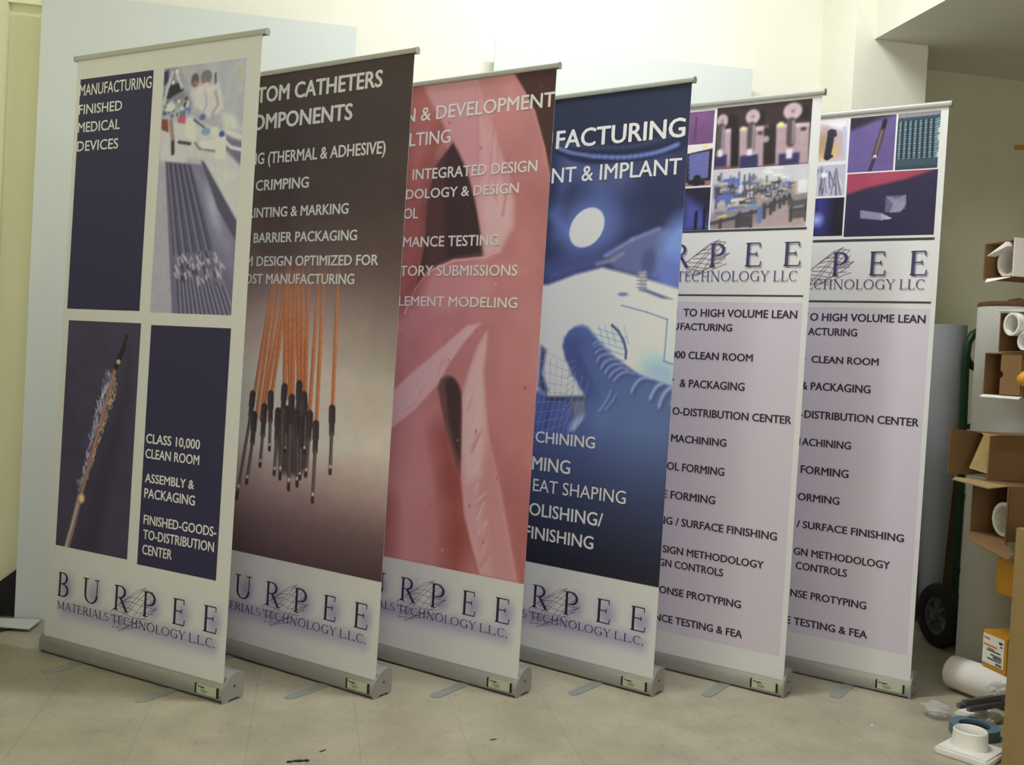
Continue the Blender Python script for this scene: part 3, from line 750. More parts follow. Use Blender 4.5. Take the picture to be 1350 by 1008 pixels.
    c.poly([(0.2376,0.9498),(0.3361,1.0343),(0.4521,1.1198),(0.5666,1.2104),(0.6280,1.2227),(0.5702,1.1649),(0.4986,1.0728),(0.4611,1.0067),(0.3641,0.9081),(0.2480,0.8232)], (200, 154, 150), 1, .006)
    c.poly([(0.6545,1.1942),(0.6546,1.1306),(0.6473,1.0574),(0.6667,0.9327),(0.6939,0.8293),(0.7551,0.6521),(0.8384,0.3760),(0.6875,0.3730),(0.6403,0.4785),(0.6070,0.5673),(0.5802,0.6982),(0.5729,0.7915),(0.5658,0.9658),(0.5913,1.0639),(0.6180,1.1425)], (190, 136, 132), 1, .006)
    c.poly([(0.6505,1.1835),(0.6473,1.0574),(0.6697,0.8933),(0.6680,0.7078),(0.6085,0.6746),(0.5795,0.7922),(0.5691,0.9660),(0.5946,1.0640)], (206, 164, 158), .8, .015)
    c.poly([(0.6939,0.8293),(0.7551,0.6521),(0.8384,0.3760),(0.7422,0.3689),(0.6700,0.6815)], (180, 112, 108), .7, .02)
    for k in range(22):
        f = R.random(); a = np.array([(0.5836,0.9938)][0])*(1-f)+np.array([(0.6923,0.3936)][0])*f
        c.line([a, a+np.array((R.uniform(.01, .05), R.uniform(.03, .09)))], R.uniform(.004, .010), R.choice([(216, 178, 172), (176, 110, 106)]), .5, feather=.005)
    for k in range(12):
        f = R.random(); a = np.array([(0.2778,0.8623)][0])*(1-f)+np.array([(0.4584,1.0408)][0])*f
        c.line([a, a+np.array((R.uniform(.02, .05), R.uniform(.03, .07)))], R.uniform(.004, .008), R.choice([(214, 176, 170), (182, 124, 120)]), .5, feather=.005)
    # small dark eye between the struts
    c.poly([(0.4589,0.9916),(0.4702,1.0223),(0.4963,1.0374),(0.5308,1.0284),(0.5571,0.9921),(0.5700,0.9123),(0.5802,0.6982),(0.5528,0.7492),(0.5119,0.8401),(0.4862,0.9060)], (104, 66, 62), 1, .006)
    c.poly([(0.4878,1.0151),(0.5136,1.0329),(0.5457,1.0103),(0.5615,0.9790),(0.5760,0.7515),(0.5496,0.7894),(0.5154,0.8811)], (66, 44, 44), 1, .008)
    for k in range(46):
        u_, v_ = R.uniform(.1, .84), R.uniform(vb, vt)
        if u_ < .45 and v_ < 1.1: continue
        c.ell((u_, v_), R.uniform(.002, .005), R.uniform(.002, .006), R.choice([(140, 62, 58), (206, 150, 146), (130, 60, 56)]), soft=.8, alpha=.7)
    c.img *= .90
    p.canvas(c, 1)
    t = (200, 190, 180); sh = (122, 72, 68)
    for pre, body, q in (('DESIG', 'N & DEVELOPMENT', [(0.2364,1.9393),(0.8644,1.9298),(0.8609,1.9769)]), ('CONSU', 'LTING', [(0.2637,1.8494),(0.4464,1.8454),(0.4428,1.8911)]),
            ('', 'INTEGRATED DESIGN', [(0.2882,1.7313),(0.8126,1.7201),(0.8098,1.7568)]), ('METHO', 'DOLOGY & DESIGN', [(0.2626,1.6616),(0.7453,1.6537),(0.7428,1.6872)]), ('CONTR', 'OL', [(0.2585,1.5877),(0.3222,1.5866),(0.3192,1.6234)]),
            ('PERFOR', 'MANCE TESTING', [(0.2640,1.4892),(0.6768,1.4818),(0.6741,1.5175)]), ('REGULA', 'TORY SUBMISSIONS', [(0.2574,1.3839),(0.7608,1.3805),(0.7580,1.4165)]), ('FINITE E', 'LEMENT MODELING', [(0.2598,1.2766),(0.7689,1.2734),(0.7663,1.3076)])):
        p.text(body, q, t, pre, .012, shadow=sh)
    company_mark(p, *LOFF[2], white=W_)
    return p

def banner_art_glove():
    W_ = (176, 178, 170)
    p = Print(W_)
    q = [(0.3328,2.0598),(0.8746,2.0483),(0.3069,0.3682),(0.8626,0.3642)]
    vb = (q[2][1]+q[3][1])/2; vt = VT-.004
    c = Canvas(U0, WB, vb, vt, (30, 38, 62), 0.003)
    R = random.Random(8)
    c.poly([(0.3358,1.8744),(0.5127,1.8199),(0.6761,1.8173),(0.8775,1.8582),(0.8846,1.6231),(0.3124,1.4091),(0.3177,1.6476)], (44, 56, 96), 1, .04)
    c.poly([(0.3607,1.8577),(0.5136,1.8074),(0.6768,1.8079),(0.7898,1.8244),(0.7777,1.7105),(0.5206,1.7157),(0.3782,1.7826)], (66, 78, 116), .8, .03)
    c.poly([(0.6681,1.7823),(0.8894,1.8301),(0.8799,1.5511),(0.7465,1.5736),(0.6658,1.6701)], (32, 40, 72), .9, .05)
    c.line(sm([(0.3352,1.8824),(0.4195,1.8502),(0.5116,1.8335),(0.6752,1.8305),(0.7883,1.8456),(0.8865,1.8709)]), .034, (26, 34, 64), 1, feather=.01)
    c.line(sm([(0.3349,1.8864),(0.3954,1.8618),(0.4771,1.8438)]), .010, (88, 106, 158), .9, feather=.006); c.line(sm([(0.4829,1.8414),(0.6220,1.8270),(0.7481,1.8341),(0.8280,1.8551)]), .012, (84, 108, 168), .9, feather=.006)
    c.line(sm([(0.3335,1.9043),(0.3933,1.8894),(0.5089,1.8702),(0.6726,1.8643),(0.8450,1.8972)]), .010, (60, 70, 100), .5, feather=.008)
    # lamp head
    c.poly([(0.3347,1.7360),(0.4753,1.7182),(0.5599,1.6371),(0.5589,1.5035),(0.4619,1.4473),(0.3421,1.4882)], (30, 36, 62), 1, .03)
    c.line([(0.3761,1.7336),(0.3535,1.6460),(0.3715,1.5665)], .03, (74, 92, 148), .6, feather=.03)
    c.line([(0.3364,1.6369),(0.4183,1.5651)], .02, (70, 90, 150), .7, feather=.02)
    e = [(0.4877,1.5862),(0.5576,1.6372),(0.4406,1.5157)]
    c.ell(e[0], .115, .105, (96, 128, 196), rot=.6, alpha=.75, soft=.55)
    c.ell(e[0], .077, .063, (218, 226, 226), rot=.75, soft=.06)
    # clamp block and blurred blue things
    c.poly([(0.3092,1.4490),(0.4589,1.4862),(0.6029,1.5026),(0.6670,1.5106),(0.8779,1.4426),(0.8844,1.3522),(0.5640,1.4366),(0.3275,1.3694)], (58, 70, 122), 1, .04)
    c.poly([(0.5710,1.4890),(0.6753,1.5432),(0.7671,1.5748),(0.8135,1.5695),(0.8305,1.5434),(0.8244,1.4889),(0.7795,1.4069),(0.6953,1.4167),(0.6188,1.4361)], (78, 90, 134), 1, .012)
    c.line([(0.5714,1.4842),(0.6756,1.5385),(0.7776,1.5726)], .010, (116, 128, 170), .8, feather=.006)
    c.line([(0.5403,1.4560),(0.6054,1.4694),(0.6418,1.4905)], .014, (120, 118, 140), .8, feather=.006)
    c.ell([(0.7468,1.4580)][0], .03, .045, (60, 72, 120), soft=.3)
    c.ell([(0.8660,1.4971)][0], .075, .11, (92, 126, 196), soft=.4); c.ell([(0.8348,1.4158)][0], .06, .06, (80, 100, 172), soft=.5)
    # bright table
    c.poly([(0, [(0.3271,1.3743)][0][1])]+[(0.3385,1.3813),(0.4526,1.4182),(0.5635,1.4423),(0.7171,1.4072),(0.9039,1.3559)]+[(WB, [(0.8984,1.0109)][0][1])]+[(0.3376,0.9741)]+[(0, [(0.3376,0.9741)][0][1])], (206, 210, 204), 1, .008)
    c.poly([(0.7104,1.4259),(0.7364,1.4294),(0.7477,1.3608),(0.7121,1.3607)], (150, 152, 158), 1, .006)
    c.poly([(0.7149,1.3654),(0.7515,1.3655),(0.8458,1.3338),(0.8052,1.3353)], (64, 76, 120), 1, .006)
    for k in range(5): c.line([tuple(np.array([(0.7034,1.4213)][0])+np.array((0, -.012*k))), tuple(np.array([(0.7434,1.4191)][0])+np.array((0, -.012*k)))], .004, (110, 112, 122))
    c.ell([(0.6534,1.3492)][0], .022, .008, (96, 108, 140), soft=.4)
    c.poly([(0.6488,1.3113),(0.7507,1.2899),(0.8308,1.2660),(0.8286,1.1264),(0.8046,1.0721),(0.7100,1.1468)], (176, 204, 214), .9, .05)
    c.poly([(0.7636,1.1151),(0.8187,1.1344),(0.8758,1.1119),(0.8824,1.0210),(0.8058,1.0553),(0.7597,1.0810)], (120, 160, 206), .9, .05)
    c.poly([(0.8328,1.2644),(0.8847,1.2577),(0.8788,1.1126),(0.8294,1.1248)], (170, 202, 222), 1, .006)
    c.line([(0.6488,1.3113),(0.7507,1.2888),(0.8302,1.2655),(0.8281,1.1248),(0.8771,1.1114)], .006, (88, 108, 150), .8)
    # dark disc behind the mesh, cloth, mesh
    c.ell([(0.6087,1.1833)][0], .075, .065, (166, 194, 214), alpha=.8, soft=.4)
    c.line([(0.6176,1.2415),(0.6458,1.2191),(0.6694,1.1854),(0.6804,1.1514),(0.6802,1.1284)], .010, (66, 78, 112))
    c.poly([(0.3229,1.1617),(0.3499,1.1445),(0.3383,1.0591),(0.3684,1.0003),(0.3594,0.9756),(0.3201,1.0095)], (52, 62, 104), 1, .01)
    c.poly([(0.3064,0.9965),(0.3362,0.9923),(0.3750,0.9615),(0.4674,0.9678),(0.5010,0.8489),(0.5485,0.7252),(0.3149,0.6996)], (56, 78, 150), 1, .012)
    c.poly([(0.3618,0.9455),(0.3829,0.9530),(0.3724,0.8557),(0.3652,0.8551)], (44, 60, 122), .8, .01)
    c.poly([(0.4672,0.9696),(0.5292,0.9779),(0.5446,0.9114),(0.4893,0.8834)], (104, 106, 132), 1, .012)
    c.ell([(0.5158,0.8826)][0], .05, .03, (150, 176, 214), rot=.6, soft=.4)
    # gloved finger and hand
    glove = (64, 84, 138)
    c.poly([(0.4205,1.1621),(0.4239,1.1922),(0.4376,1.2164),(0.4624,1.2331),(0.4954,1.2398),(0.5202,1.2322),(0.5496,1.2048),(0.5789,1.1765),(0.6254,1.1376),(0.6736,1.1109),(0.7345,1.0768),(0.7800,1.0640),(0.8310,1.0512),(0.8812,1.0375)]+[(WB, [(0.8816,1.0320)][0][1]), (WB, vb), (0, vb)]
           + [(0.3064,0.8073),(0.4137,0.8352),(0.4910,0.8611),(0.5275,0.9101),(0.5381,0.9521),(0.5286,0.9867),(0.5052,1.0206),(0.4708,1.0601),(0.4445,1.1004),(0.4262,1.1354)], glove, 1, .006)
    c.line(sm([(0.4587,1.1724),(0.4786,1.1138),(0.5318,1.0339),(0.5847,0.9670)]), .030, (52, 68, 124), .7, feather=.022)
    c.ell([(0.4789,1.1820)][0], .028, .028, (56, 72, 128), soft=.6, alpha=.7)
    c.poly([(0.5635,0.9773),(0.5955,1.0027),(0.6388,0.9593),(0.6184,0.8767),(0.5656,0.8604)], (84, 108, 160), .45, .03)
    c.ell([(0.7294,0.8861)][0], .18, .16, (78, 108, 150), soft=.9, alpha=.55)
    for pts, w_ in (([(0.5433,1.1718),(0.5603,1.1806),(0.5752,1.1817)], .005), ([(0.5481,1.1626),(0.5692,1.1704),(0.5840,1.1720)], .004), ([(0.5566,1.1407),(0.5718,1.1541),(0.5956,1.1608),(0.6103,1.1614)], .006), ([(0.5656,1.1107),(0.5738,1.1285),(0.5985,1.1400),(0.6253,1.1400)], .008),
                    ([(0.5849,1.0882),(0.5943,1.1073),(0.6186,1.1223),(0.6465,1.1224)], .009), ([(0.6010,1.0716),(0.6141,1.0931),(0.6423,1.1072),(0.6714,1.1051)], .009), ([(0.6181,1.0586),(0.6364,1.0804),(0.6650,1.0945),(0.6949,1.0879)], .009), ([(0.6388,1.0482),(0.6571,1.0688),(0.6863,1.0818),(0.7186,1.0743)], .009),
                    ([(0.7109,1.0123),(0.7197,1.0334),(0.7361,1.0548),(0.7609,1.0652),(0.7865,1.0610)], .012), ([(0.7852,0.9934),(0.7937,1.0153),(0.8083,1.0387),(0.8263,1.0476)], .016), ([(0.8215,0.9690),(0.8277,0.9951),(0.8424,1.0229),(0.8628,1.0386)], .018), ([(0.8645,0.9809),(0.8709,0.9953),(0.8788,1.0041)], .014),
                    ([(0.5868,0.9381),(0.6052,0.9627),(0.6230,0.9929),(0.6294,1.0141)], .006), ([(0.6105,0.9456),(0.6314,0.9703),(0.6521,1.0034)], .005)):
        c.line(sm(pts, 4), w_*.8, (142, 160, 198), .34, feather=.004)
        c.line(sm([(x+.009, y-.009) for x, y in pts], 4), w_*.8, (46, 60, 108), .22, feather=.007)
    c.line([(0.4244,1.1862),(0.4243,1.1593),(0.4381,1.1180),(0.4671,1.0628),(0.5038,1.0217),(0.5320,0.9869)], .012, (44, 58, 110), .5, feather=.012)
    c.line([(0.4625,1.2320),(0.4955,1.2387),(0.5203,1.2298),(0.5497,1.2036),(0.5790,1.1754),(0.6255,1.1365)], .008, (110, 130, 178), .6, feather=.008)
    yb = [(0.5612,0.8875),(0.5774,0.6748),(0.5894,0.5158),(0.5985,0.3970)]
    k = np.clip((yb[0][1]-c.V)/(yb[0][1]-yb[3][1]), 0, 1)
    c.img = c.img*(1-k[..., None])+np.array((22, 24, 40))*k[..., None]
    a, b = [(0.3229,1.1617),(0.3400,0.9440)][0], [(0.5268,1.0101)][0]
    for i in range(9):
        f = i/8
        c.line([(0.3253,1.1314),(0.3703,1.1151),(0.4308,1.0759),(0.5061,1.0088)] if False else [(a[0]-.02+.00*i, a[1]-.04*i-.01), (a[0]+.12, a[1]-.028*i-.06), (b[0]-.05, b[1]+.10-.022*i)], .0026, (112, 122, 152), .8)
        c.line([(a[0]-.01+.028*i, a[1]-.02-.012*i), (a[0]+.01+.022*i, a[1]-.16-.012*i), (a[0]-.02+.022*i, a[1]-.34)], .0026, (112, 122, 152), .8)
    g = [(0.5648,1.2286),(0.6780,1.1398)]
    for i in range(5):
        c.line([(g[0][0]+.025*i, g[0][1]+.01), (g[0][0]+.02+.026*i, g[1][1]+.04)], .0026, (96, 108, 140), .8)
        c.line([(g[0][0]-.005, g[0][1]-.022*i), (g[1][0], g[0][1]-.03-.020*i)], .0026, (96, 108, 140), .8)
    p.canvas(c, 1)
    t = (212, 212, 200); sh = (20, 24, 40)
    for pre, body, q, b in (('MANU', 'FACTURING', [(0.3350,1.8844),(0.8496,1.8741),(0.8451,1.9371)], .02), ('INSTRUME', 'NT & IMPLANT', [(0.3247,1.7574),(0.8456,1.7501),(0.8417,1.8040)], .012),
            ('MA', 'CHINING', [(0.3274,0.8044),(0.5798,0.8074),(0.5768,0.8474)], .014), ('FOR', 'MING', [(0.3198,0.6993),(0.4837,0.7100),(0.4800,0.7577)], .014), ('H', 'EAT SHAPING', [(0.3295,0.6226),(0.7169,0.6321),(0.7136,0.6766)], .0),
            ('P', 'OLISHING/', [(0.3201,0.5331),(0.6312,0.5428),(0.6278,0.5879)], .014), ('', 'FINISHING', [(0.3067,0.4487),(0.5996,0.4582),(0.5962,0.5021)], .014)):
        p.text(body, q, t, pre, b, shadow=sh)
    company_mark(p, *LOFF[3], white=W_)
    return p

def company_mark_top(p, P_, E1, E2, line, rules, scr):
    """the mark as it stands between two rules on the text banners"""
    dark = (62, 56, 92)
    vb = (P_[0][1]+E2[0][1])/2; h = ((P_[2][1]-P_[0][1])+(E2[2][1]-E2[0][1]))/2
    step = E2[0][0]-E1[0][0]
    wd = E2[1][0]-E2[0][0]
    for k, ch in enumerate('BURPEE'):
        u = E2[0][0]-step*(5-k)
        if ch == 'P': u = P_[0][0]
        if u < .03: continue
        for off, colr, ly, hv in (((.005, -.006), (150, 150, 166), 2, 1.25), ((0, 0), dark, 4, 1.15)):
            p.serif(ch, u+off[0], vb+off[1], h, wd, colr, ly, hv)
    body, pre = ('TECHNOLOGY LLC', 'MATERIALS ')
    h2 = line[2][1]-line[1][1]
    full = sum(p.ADV[c] for c in body); vis = sum(p.ADV[c] for c in line[3])
    u1 = line[1][0]; k = (u1-line[0][0])/vis
    u0 = u1-k*full
    vl = (line[0][1]+line[1][1])/2
    p.serif_line(body, u0, u1, vl, h2, dark, 4, .95); p.serif_line(body, u0+.003, u1+.003, vl-.004, h2, (158, 158, 172), 2, .95)
    lo = .035
    kk = min(k, (u0-lo)/sum(p.ADV[c] for c in pre))
    if kk > .4*k: p.serif_line(pre, u0-kk*sum(p.ADV[c] for c in pre), u0, vl, h2, dark, 4, .95)
    for a, th in rules: p.rect(.05, a[1][0], (a[0][1]+a[1][1])/2-th/2, (a[0][1]+a[1][1])/2+th/2, (58, 58, 60), 2)
    scribble(p, scr[0][0], scr[0][1], scr[1][0]-scr[0][0], scr[2][1]-scr[0][1], (104, 88, 92), 3, .002)

def text_lines(p, rows):
    for pre, body, q in rows: p.text(body, q, (50, 44, 56), pre, .034, lo=.07)

def banner_art_factory():
    W_ = (192, 196, 190)
    p = Print(W_)
    LIL = (183, 177, 186)
    pn = [(0.8451,1.3481),(0.8436,0.1367)]
    p.rect(.055, (pn[0][0]+pn[1][0])/2, pn[1][1], pn[0][1], LIL)
    L0 = .055
    # purple panel, monitor, dark corner (left column, mostly behind the next banner)
    q = [(0.4761,2.0429),(0.4844,1.9236)]; qb = [(0.4779,1.9214),(0.4836,1.7709)]; qc = [(0.4803,1.7639),(0.4844,1.6091)]
    c = Canvas(L0, q[0][0], q[1][1], q[0][1], (108, 66, 112), .004); c.noise(.2, .05, 2); c.line([(0.4061,2.0207),(0.4053,1.9480)], .008, (80, 50, 80)); p.canvas(c)
    c = Canvas(L0, qb[0][0], qb[1][1], qb[0][1], (136, 100, 96), .003)
    c.poly([(L0, qb[0][1])]+[(0.4825,1.9238),(0.4803,1.9006),(0.3878,1.8902)]+[(L0, [(0.3878,1.8902)][0][1])], (206, 196, 190)); c.poly([(0.4394,1.9199),(0.4560,1.9186),(0.4569,1.9059),(0.4403,1.9072)], (214, 190, 90))
    mo = [(0.3901,1.8855),(0.4635,1.8937),(0.3964,1.7958),(0.4642,1.8009)]
    c.poly([(mo[0][0]-.05, mo[0][1]), (mo[1][0]+.02, mo[1][1]+.012), (mo[3][0]+.02, mo[3][1]-.012), (mo[2][0]-.05, mo[2][1]-.012)], (40, 36, 48))
    c.poly([mo[0], mo[1], mo[3], mo[2]], (140, 152, 204))
    for i in range(5):
        for j in range(6):
            a = np.array(mo[0])*(1-j/6-.05)+np.array(mo[1])*(j/6+.05); b = np.array(mo[2])*(1-j/6-.05)+np.array(mo[3])*(j/6+.05)
            m_ = a*(1-(i+.5)/5)+b*((i+.5)/5); c.ell(m_, .009, .011, (84, 92, 150), soft=.3)
    c.line([(0.4238,1.7969),(0.4210,1.7816)], .03, (34, 30, 34)); c.line([(0.3954,1.7831),(0.4493,1.7801)], .014, (34, 30, 34))
    p.canvas(c)
    c = Canvas(L0, qc[0][0], qc[1][1], qc[0][1], (36, 32, 52), .004)
    c.poly([(0.3843,1.7307),(0.4507,1.6914),(0.4867,1.6180),(0.4857,1.6046),(0.3781,1.6076)], (62, 70, 150), 1, .02); c.line([(0.4305,1.6741),(0.4290,1.6125)], .012, (24, 22, 36)); c.line([(0.4623,1.6909),(0.4621,1.6115)], .010, (24, 22, 36))
    p.canvas(c)
    # three machines
    u0, u1, v0, v1 = box_of([(0.4835,2.0467),(0.8290,2.0494),(0.4893,1.8263),(0.8346,1.8239)])
    c = Canvas(u0, u1, v0, v1, (50, 38, 40), .0028)
    c.poly([(0.4885,1.8380),(0.8407,1.8363),(0.8418,1.8192),(0.4896,1.8227)], (120, 84, 74))
    for a, b in (([(0.4909,1.9680),(0.5437,1.9697),(0.5492,1.8367),(0.4935,1.8350)], 0), ([(0.5754,1.9696),(0.6651,1.9687),(0.6702,1.8288),(0.5814,1.8293)], 0), ([(0.7098,1.9700),(0.8268,1.9664),(0.8309,1.8284),(0.7140,1.8294)], 0)):
        c.poly(a, (160, 136, 142)); c.poly([a[0], a[1], tuple(np.array(a[1])-np.array((0, .012))), tuple(np.array(a[0])-np.array((0, .012)))], (186, 166, 170))
    c.poly([(0.5234,2.0187),(0.5658,2.0147),(0.5686,1.9746),(0.5265,1.9738)], (34, 28, 32)); c.poly([(0.6386,2.0254),(0.6658,2.0245),(0.6686,1.9832),(0.6416,1.9813)], (30, 26, 32)); c.poly([(0.7892,2.0279),(0.8212,2.0247),(0.8224,1.9821),(0.7923,1.9806)], (30, 26, 32))
    for cc, rx, ry in (([(0.5086,2.0004)][0], .021, .024), ([(0.6218,2.0051)][0], .026, .026), ([(0.7651,2.0114)][0], .033, .029)):
        c.ell(cc, rx, ry, (176, 158, 160), soft=.12); c.ell(cc, rx*.7, ry*.7, (168, 144, 150), soft=.3); c.ell(cc, rx*.18, ry*.2, (110, 90, 96))
    for a in ([(0.5054,1.9774),(0.5055,1.8951)], [(0.6194,1.9728),(0.6212,1.8935)], [(0.7623,1.9756),(0.7638,1.9017)]):
        c.line(a, .030, (74, 66, 70)); c.line([(x+.008, y) for x, y in a], .008, (140, 128, 130))
    for a in ([(0.4906,1.8765),(0.5331,1.8788),(0.5342,1.8350),(0.4887,1.8353)], [(0.5841,1.8698),(0.6501,1.8704),(0.6514,1.8248),(0.5835,1.8256)], [(0.7257,1.8658),(0.7991,1.8664),(0.7983,1.8272),(0.7266,1.8268)]):
        c.poly(a, (44, 44, 88))
    for a in ([(0.4977,1.8975),(0.5167,1.8979),(0.5166,1.8719),(0.4976,1.8715)], [(0.6085,1.8918),(0.6286,1.8921),(0.6284,1.8684),(0.6083,1.8681)], [(0.7511,1.8811),(0.7738,1.8820),(0.7726,1.8478),(0.7516,1.8475)]): c.poly(a, (198, 192, 200))
    c.ell([(0.5886,1.9658)][0], .009, .008, (196, 190, 90)); c.ell([(0.7258,1.9686)][0], .012, .009, (206, 200, 96)); c.poly([(0.6438,1.9496),(0.6610,1.9499),(0.6617,1.9394),(0.6445,1.9390)], (50, 44, 50)); c.poly([(0.7969,1.9520),(0.8158,1.9520),(0.8165,1.9409),(0.7976,1.9408)], (50, 44, 50))
    c.poly([(0.5435,1.9723),(0.5733,1.9733),(0.5793,1.8321),(0.5513,1.8321)], (34, 28, 30)); c.poly([(0.6667,1.9721),(0.7079,1.9719),(0.7138,1.8320),(0.6728,1.8304)], (40, 32, 34)); c.poly([(0.6649,1.9722),(0.6828,1.9724),(0.6837,1.9601),(0.6657,1.9600)], (90, 80, 84)); c.ell([(0.6755,1.9217)][0], .012, .012, (150, 138, 140))
    c.blur(2); c.noise(.08, .03, 3); p.canvas(c)
    # assembly hall
    u0, u1, v0, v1 = box_of([(0.4856,1.8247),(0.8331,1.8215),(0.4872,1.6108),(0.8386,1.6115)])
    c = Canvas(u0, u1, v0, v1, (176, 178, 186), .0028)
    R = random.Random(12)
    c.poly([(0.4856,1.8247),(0.8348,1.8214),(0.8366,1.7432),(0.7776,1.7480),(0.6351,1.7451),(0.4900,1.7616)], (188, 190, 196), 1, .02)
    c.poly([(0.4875,1.7977),(0.6338,1.7627),(0.7428,1.7439),(0.6357,1.7363),(0.4925,1.7256)], (160, 172, 190), .9, .02)
    for a in ([(0.6668,1.8116),(0.7028,1.8110),(0.7123,1.8018),(0.6783,1.8021)], [(0.7081,1.7977),(0.7392,1.7967),(0.7450,1.7894),(0.7149,1.7895)], [(0.7353,1.7900),(0.7556,1.7888),(0.7596,1.7817),(0.7402,1.7828)], [(0.6752,1.8215),(0.7375,1.8218),(0.7468,1.8151),(0.6846,1.8157)]): c.poly(a, (222, 224, 222))
    c.poly([(0.8021,1.7706),(0.8321,1.7731),(0.8326,1.7264),(0.8033,1.7279)], (210, 214, 220)); c.line([(0.7897,1.7628),(0.7905,1.7114)], .012, (170, 140, 100))
    c.poly([(0.4816,1.6901),(0.6563,1.7003),(0.7437,1.7309),(0.7827,1.7375),(0.8171,1.6761),(0.8406,1.6072),(0.4876,1.6045)], (160, 136, 132), 1, .015)
    c.poly([(0.4841,1.6541),(0.5745,1.6862),(0.6563,1.7003),(0.7786,1.7334),(0.7625,1.7127),(0.6781,1.6470),(0.5986,1.6075),(0.4873,1.6090)], (112, 98, 100), .8, .015)
    A = [(0.4893,1.6898),(0.7783,1.7377),(0.4849,1.7529)]
    for k in range(230):
        f = R.random()**.8; h_ = (1-f)
        q_ = np.array(A[0])*(1-f)+np.array(A[1])*f+np.array((0, R.uniform(-.02, .075)*(.35+h_)))
        s_ = (.25+h_)*R.uniform(.4, 1)
        colr = R.choice([(50, 48, 58), (66, 64, 76), (92, 96, 120), (200, 202, 206), (74, 84, 132), (150, 152, 160), (40, 38, 44), (190, 180, 120), (60, 90, 170)])
        if R.random() < .5: c.line([q_, q_+np.array((0, .05*s_))], .006*s_+.002, colr)
        else: c.line([q_, q_+np.array((.05*s_, R.uniform(-.003, .006)))], .010*s_+.002, colr)
    for a, b, e in ((240, 345, 598), (330, 430, 575), (430, 480, 545), (470, 520, 530)):
        pass
    for tp, l1, l2 in (([(0.4887,1.6431),(0.5901,1.6635)], [(0.5255,1.6481),(0.5252,1.6124)], [(0.5857,1.6592),(0.5869,1.6149)]), ([(0.5898,1.6679),(0.6684,1.6823)], [(0.5964,1.6659),(0.5978,1.6181)], [(0.6384,1.6704),(0.6405,1.6133)]), ([(0.6750,1.6925),(0.7121,1.6995)], [(0.6858,1.6920),(0.6871,1.6467)], [(0.7087,1.6980),(0.7096,1.6589)]),
                       ([(0.7151,1.7081),(0.7449,1.7136)], [(0.7205,1.7078),(0.7212,1.6714)], [(0.7406,1.7121),(0.7410,1.6793)]), ([(0.7490,1.7177),(0.7758,1.7233)], [(0.7552,1.7174),(0.7552,1.6916)], [(0.7723,1.7226),(0.7720,1.7020)]), ([(0.7789,1.6777),(0.8371,1.6854)], [(0.7824,1.6775),(0.7819,1.6330)], [(0.8320,1.6839),(0.8338,1.6329)])):
        c.line(tp, .018, (122, 122, 130)); c.line([(x, y-.012) for x, y in tp], .012, (50, 46, 52)); c.line(l1, .012, (48, 44, 50)); c.line(l2, .010, (48, 44, 50))
    c.poly([(0.5910,1.6502),(0.6339,1.6556),(0.6367,1.6152),(0.5934,1.6147)], (56, 50, 54)); c.poly([(0.7850,1.6646),(0.8329,1.6711),(0.8332,1.6414),(0.7850,1.6380)], (70, 64, 66))
    c.line([(0.7812,1.6947),(0.8342,1.7025)], .03, (66, 64, 66)); c.line([(0.7931,1.7113),(0.8316,1.7162)], .02, (120, 118, 112))
    c.line([(0.6669,1.7042),(0.6708,1.6735),(0.6697,1.6368)], .020, (72, 100, 160)); c.ell([(0.6612,1.7350)][0], .014, .014, (70, 54, 54)); c.line([(0.6619,1.7245),(0.6657,1.6955)], .020, (150, 140, 110))
    c.poly([(0.5127,1.6548),(0.5461,1.6643),(0.5486,1.6553),(0.5170,1.6475)], (206, 184, 70)); c.ell([(0.5444,1.7160)][0], .010, .012, (66, 84, 170)); c.ell([(0.5156,1.7227)][0], .016, .010, (70, 92, 176))
    c.poly([(0.6204,1.6913),(0.6567,1.6950),(0.6556,1.6846),(0.6192,1.6826)], (80, 130, 180)); c.ell([(0.6970,1.6985)][0], .008, .006, (150, 80, 80)); c.line([(0.4894,1.7706),(0.5413,1.7607)], .008, (130, 140, 160)); c.line([(0.6222,1.7985),(0.6295,1.7191)], .005, (80, 80, 90))
    c.line([(0.4986,1.7612),(0.5040,1.7250)], .008, (60, 60, 70)); c.line([(0.5690,1.7663),(0.5739,1.7217)], .006, (60, 60, 70)); c.line([(0.6076,1.7712),(0.6136,1.7242)], .008, (70, 70, 84))
    c.blur(1); c.img = c.img*.84+22; c.noise(.06, .02, 6); p.canvas(c)
    company_mark_top(p, [(0.4929,1.4741),(0.5594,1.4735),(0.4870,1.5578)], [(0.6261,1.4757),(0.6871,1.4751),(0.6204,1.5585)], [(0.7654,1.4762),(0.8263,1.4757),(0.7597,1.5597)], [(0.3992,1.4228),(0.8228,1.4246),(0.8204,1.4604)]+['ECHNOLOGY LLC'],
                     (([(0.3980,1.6071),(0.8410,1.6012)], .0085), ([(0.3969,1.3717),(0.8443,1.3727)], .0065)), [(0.3982,1.4365),(0.5685,1.4362),(0.5070,1.5726)])
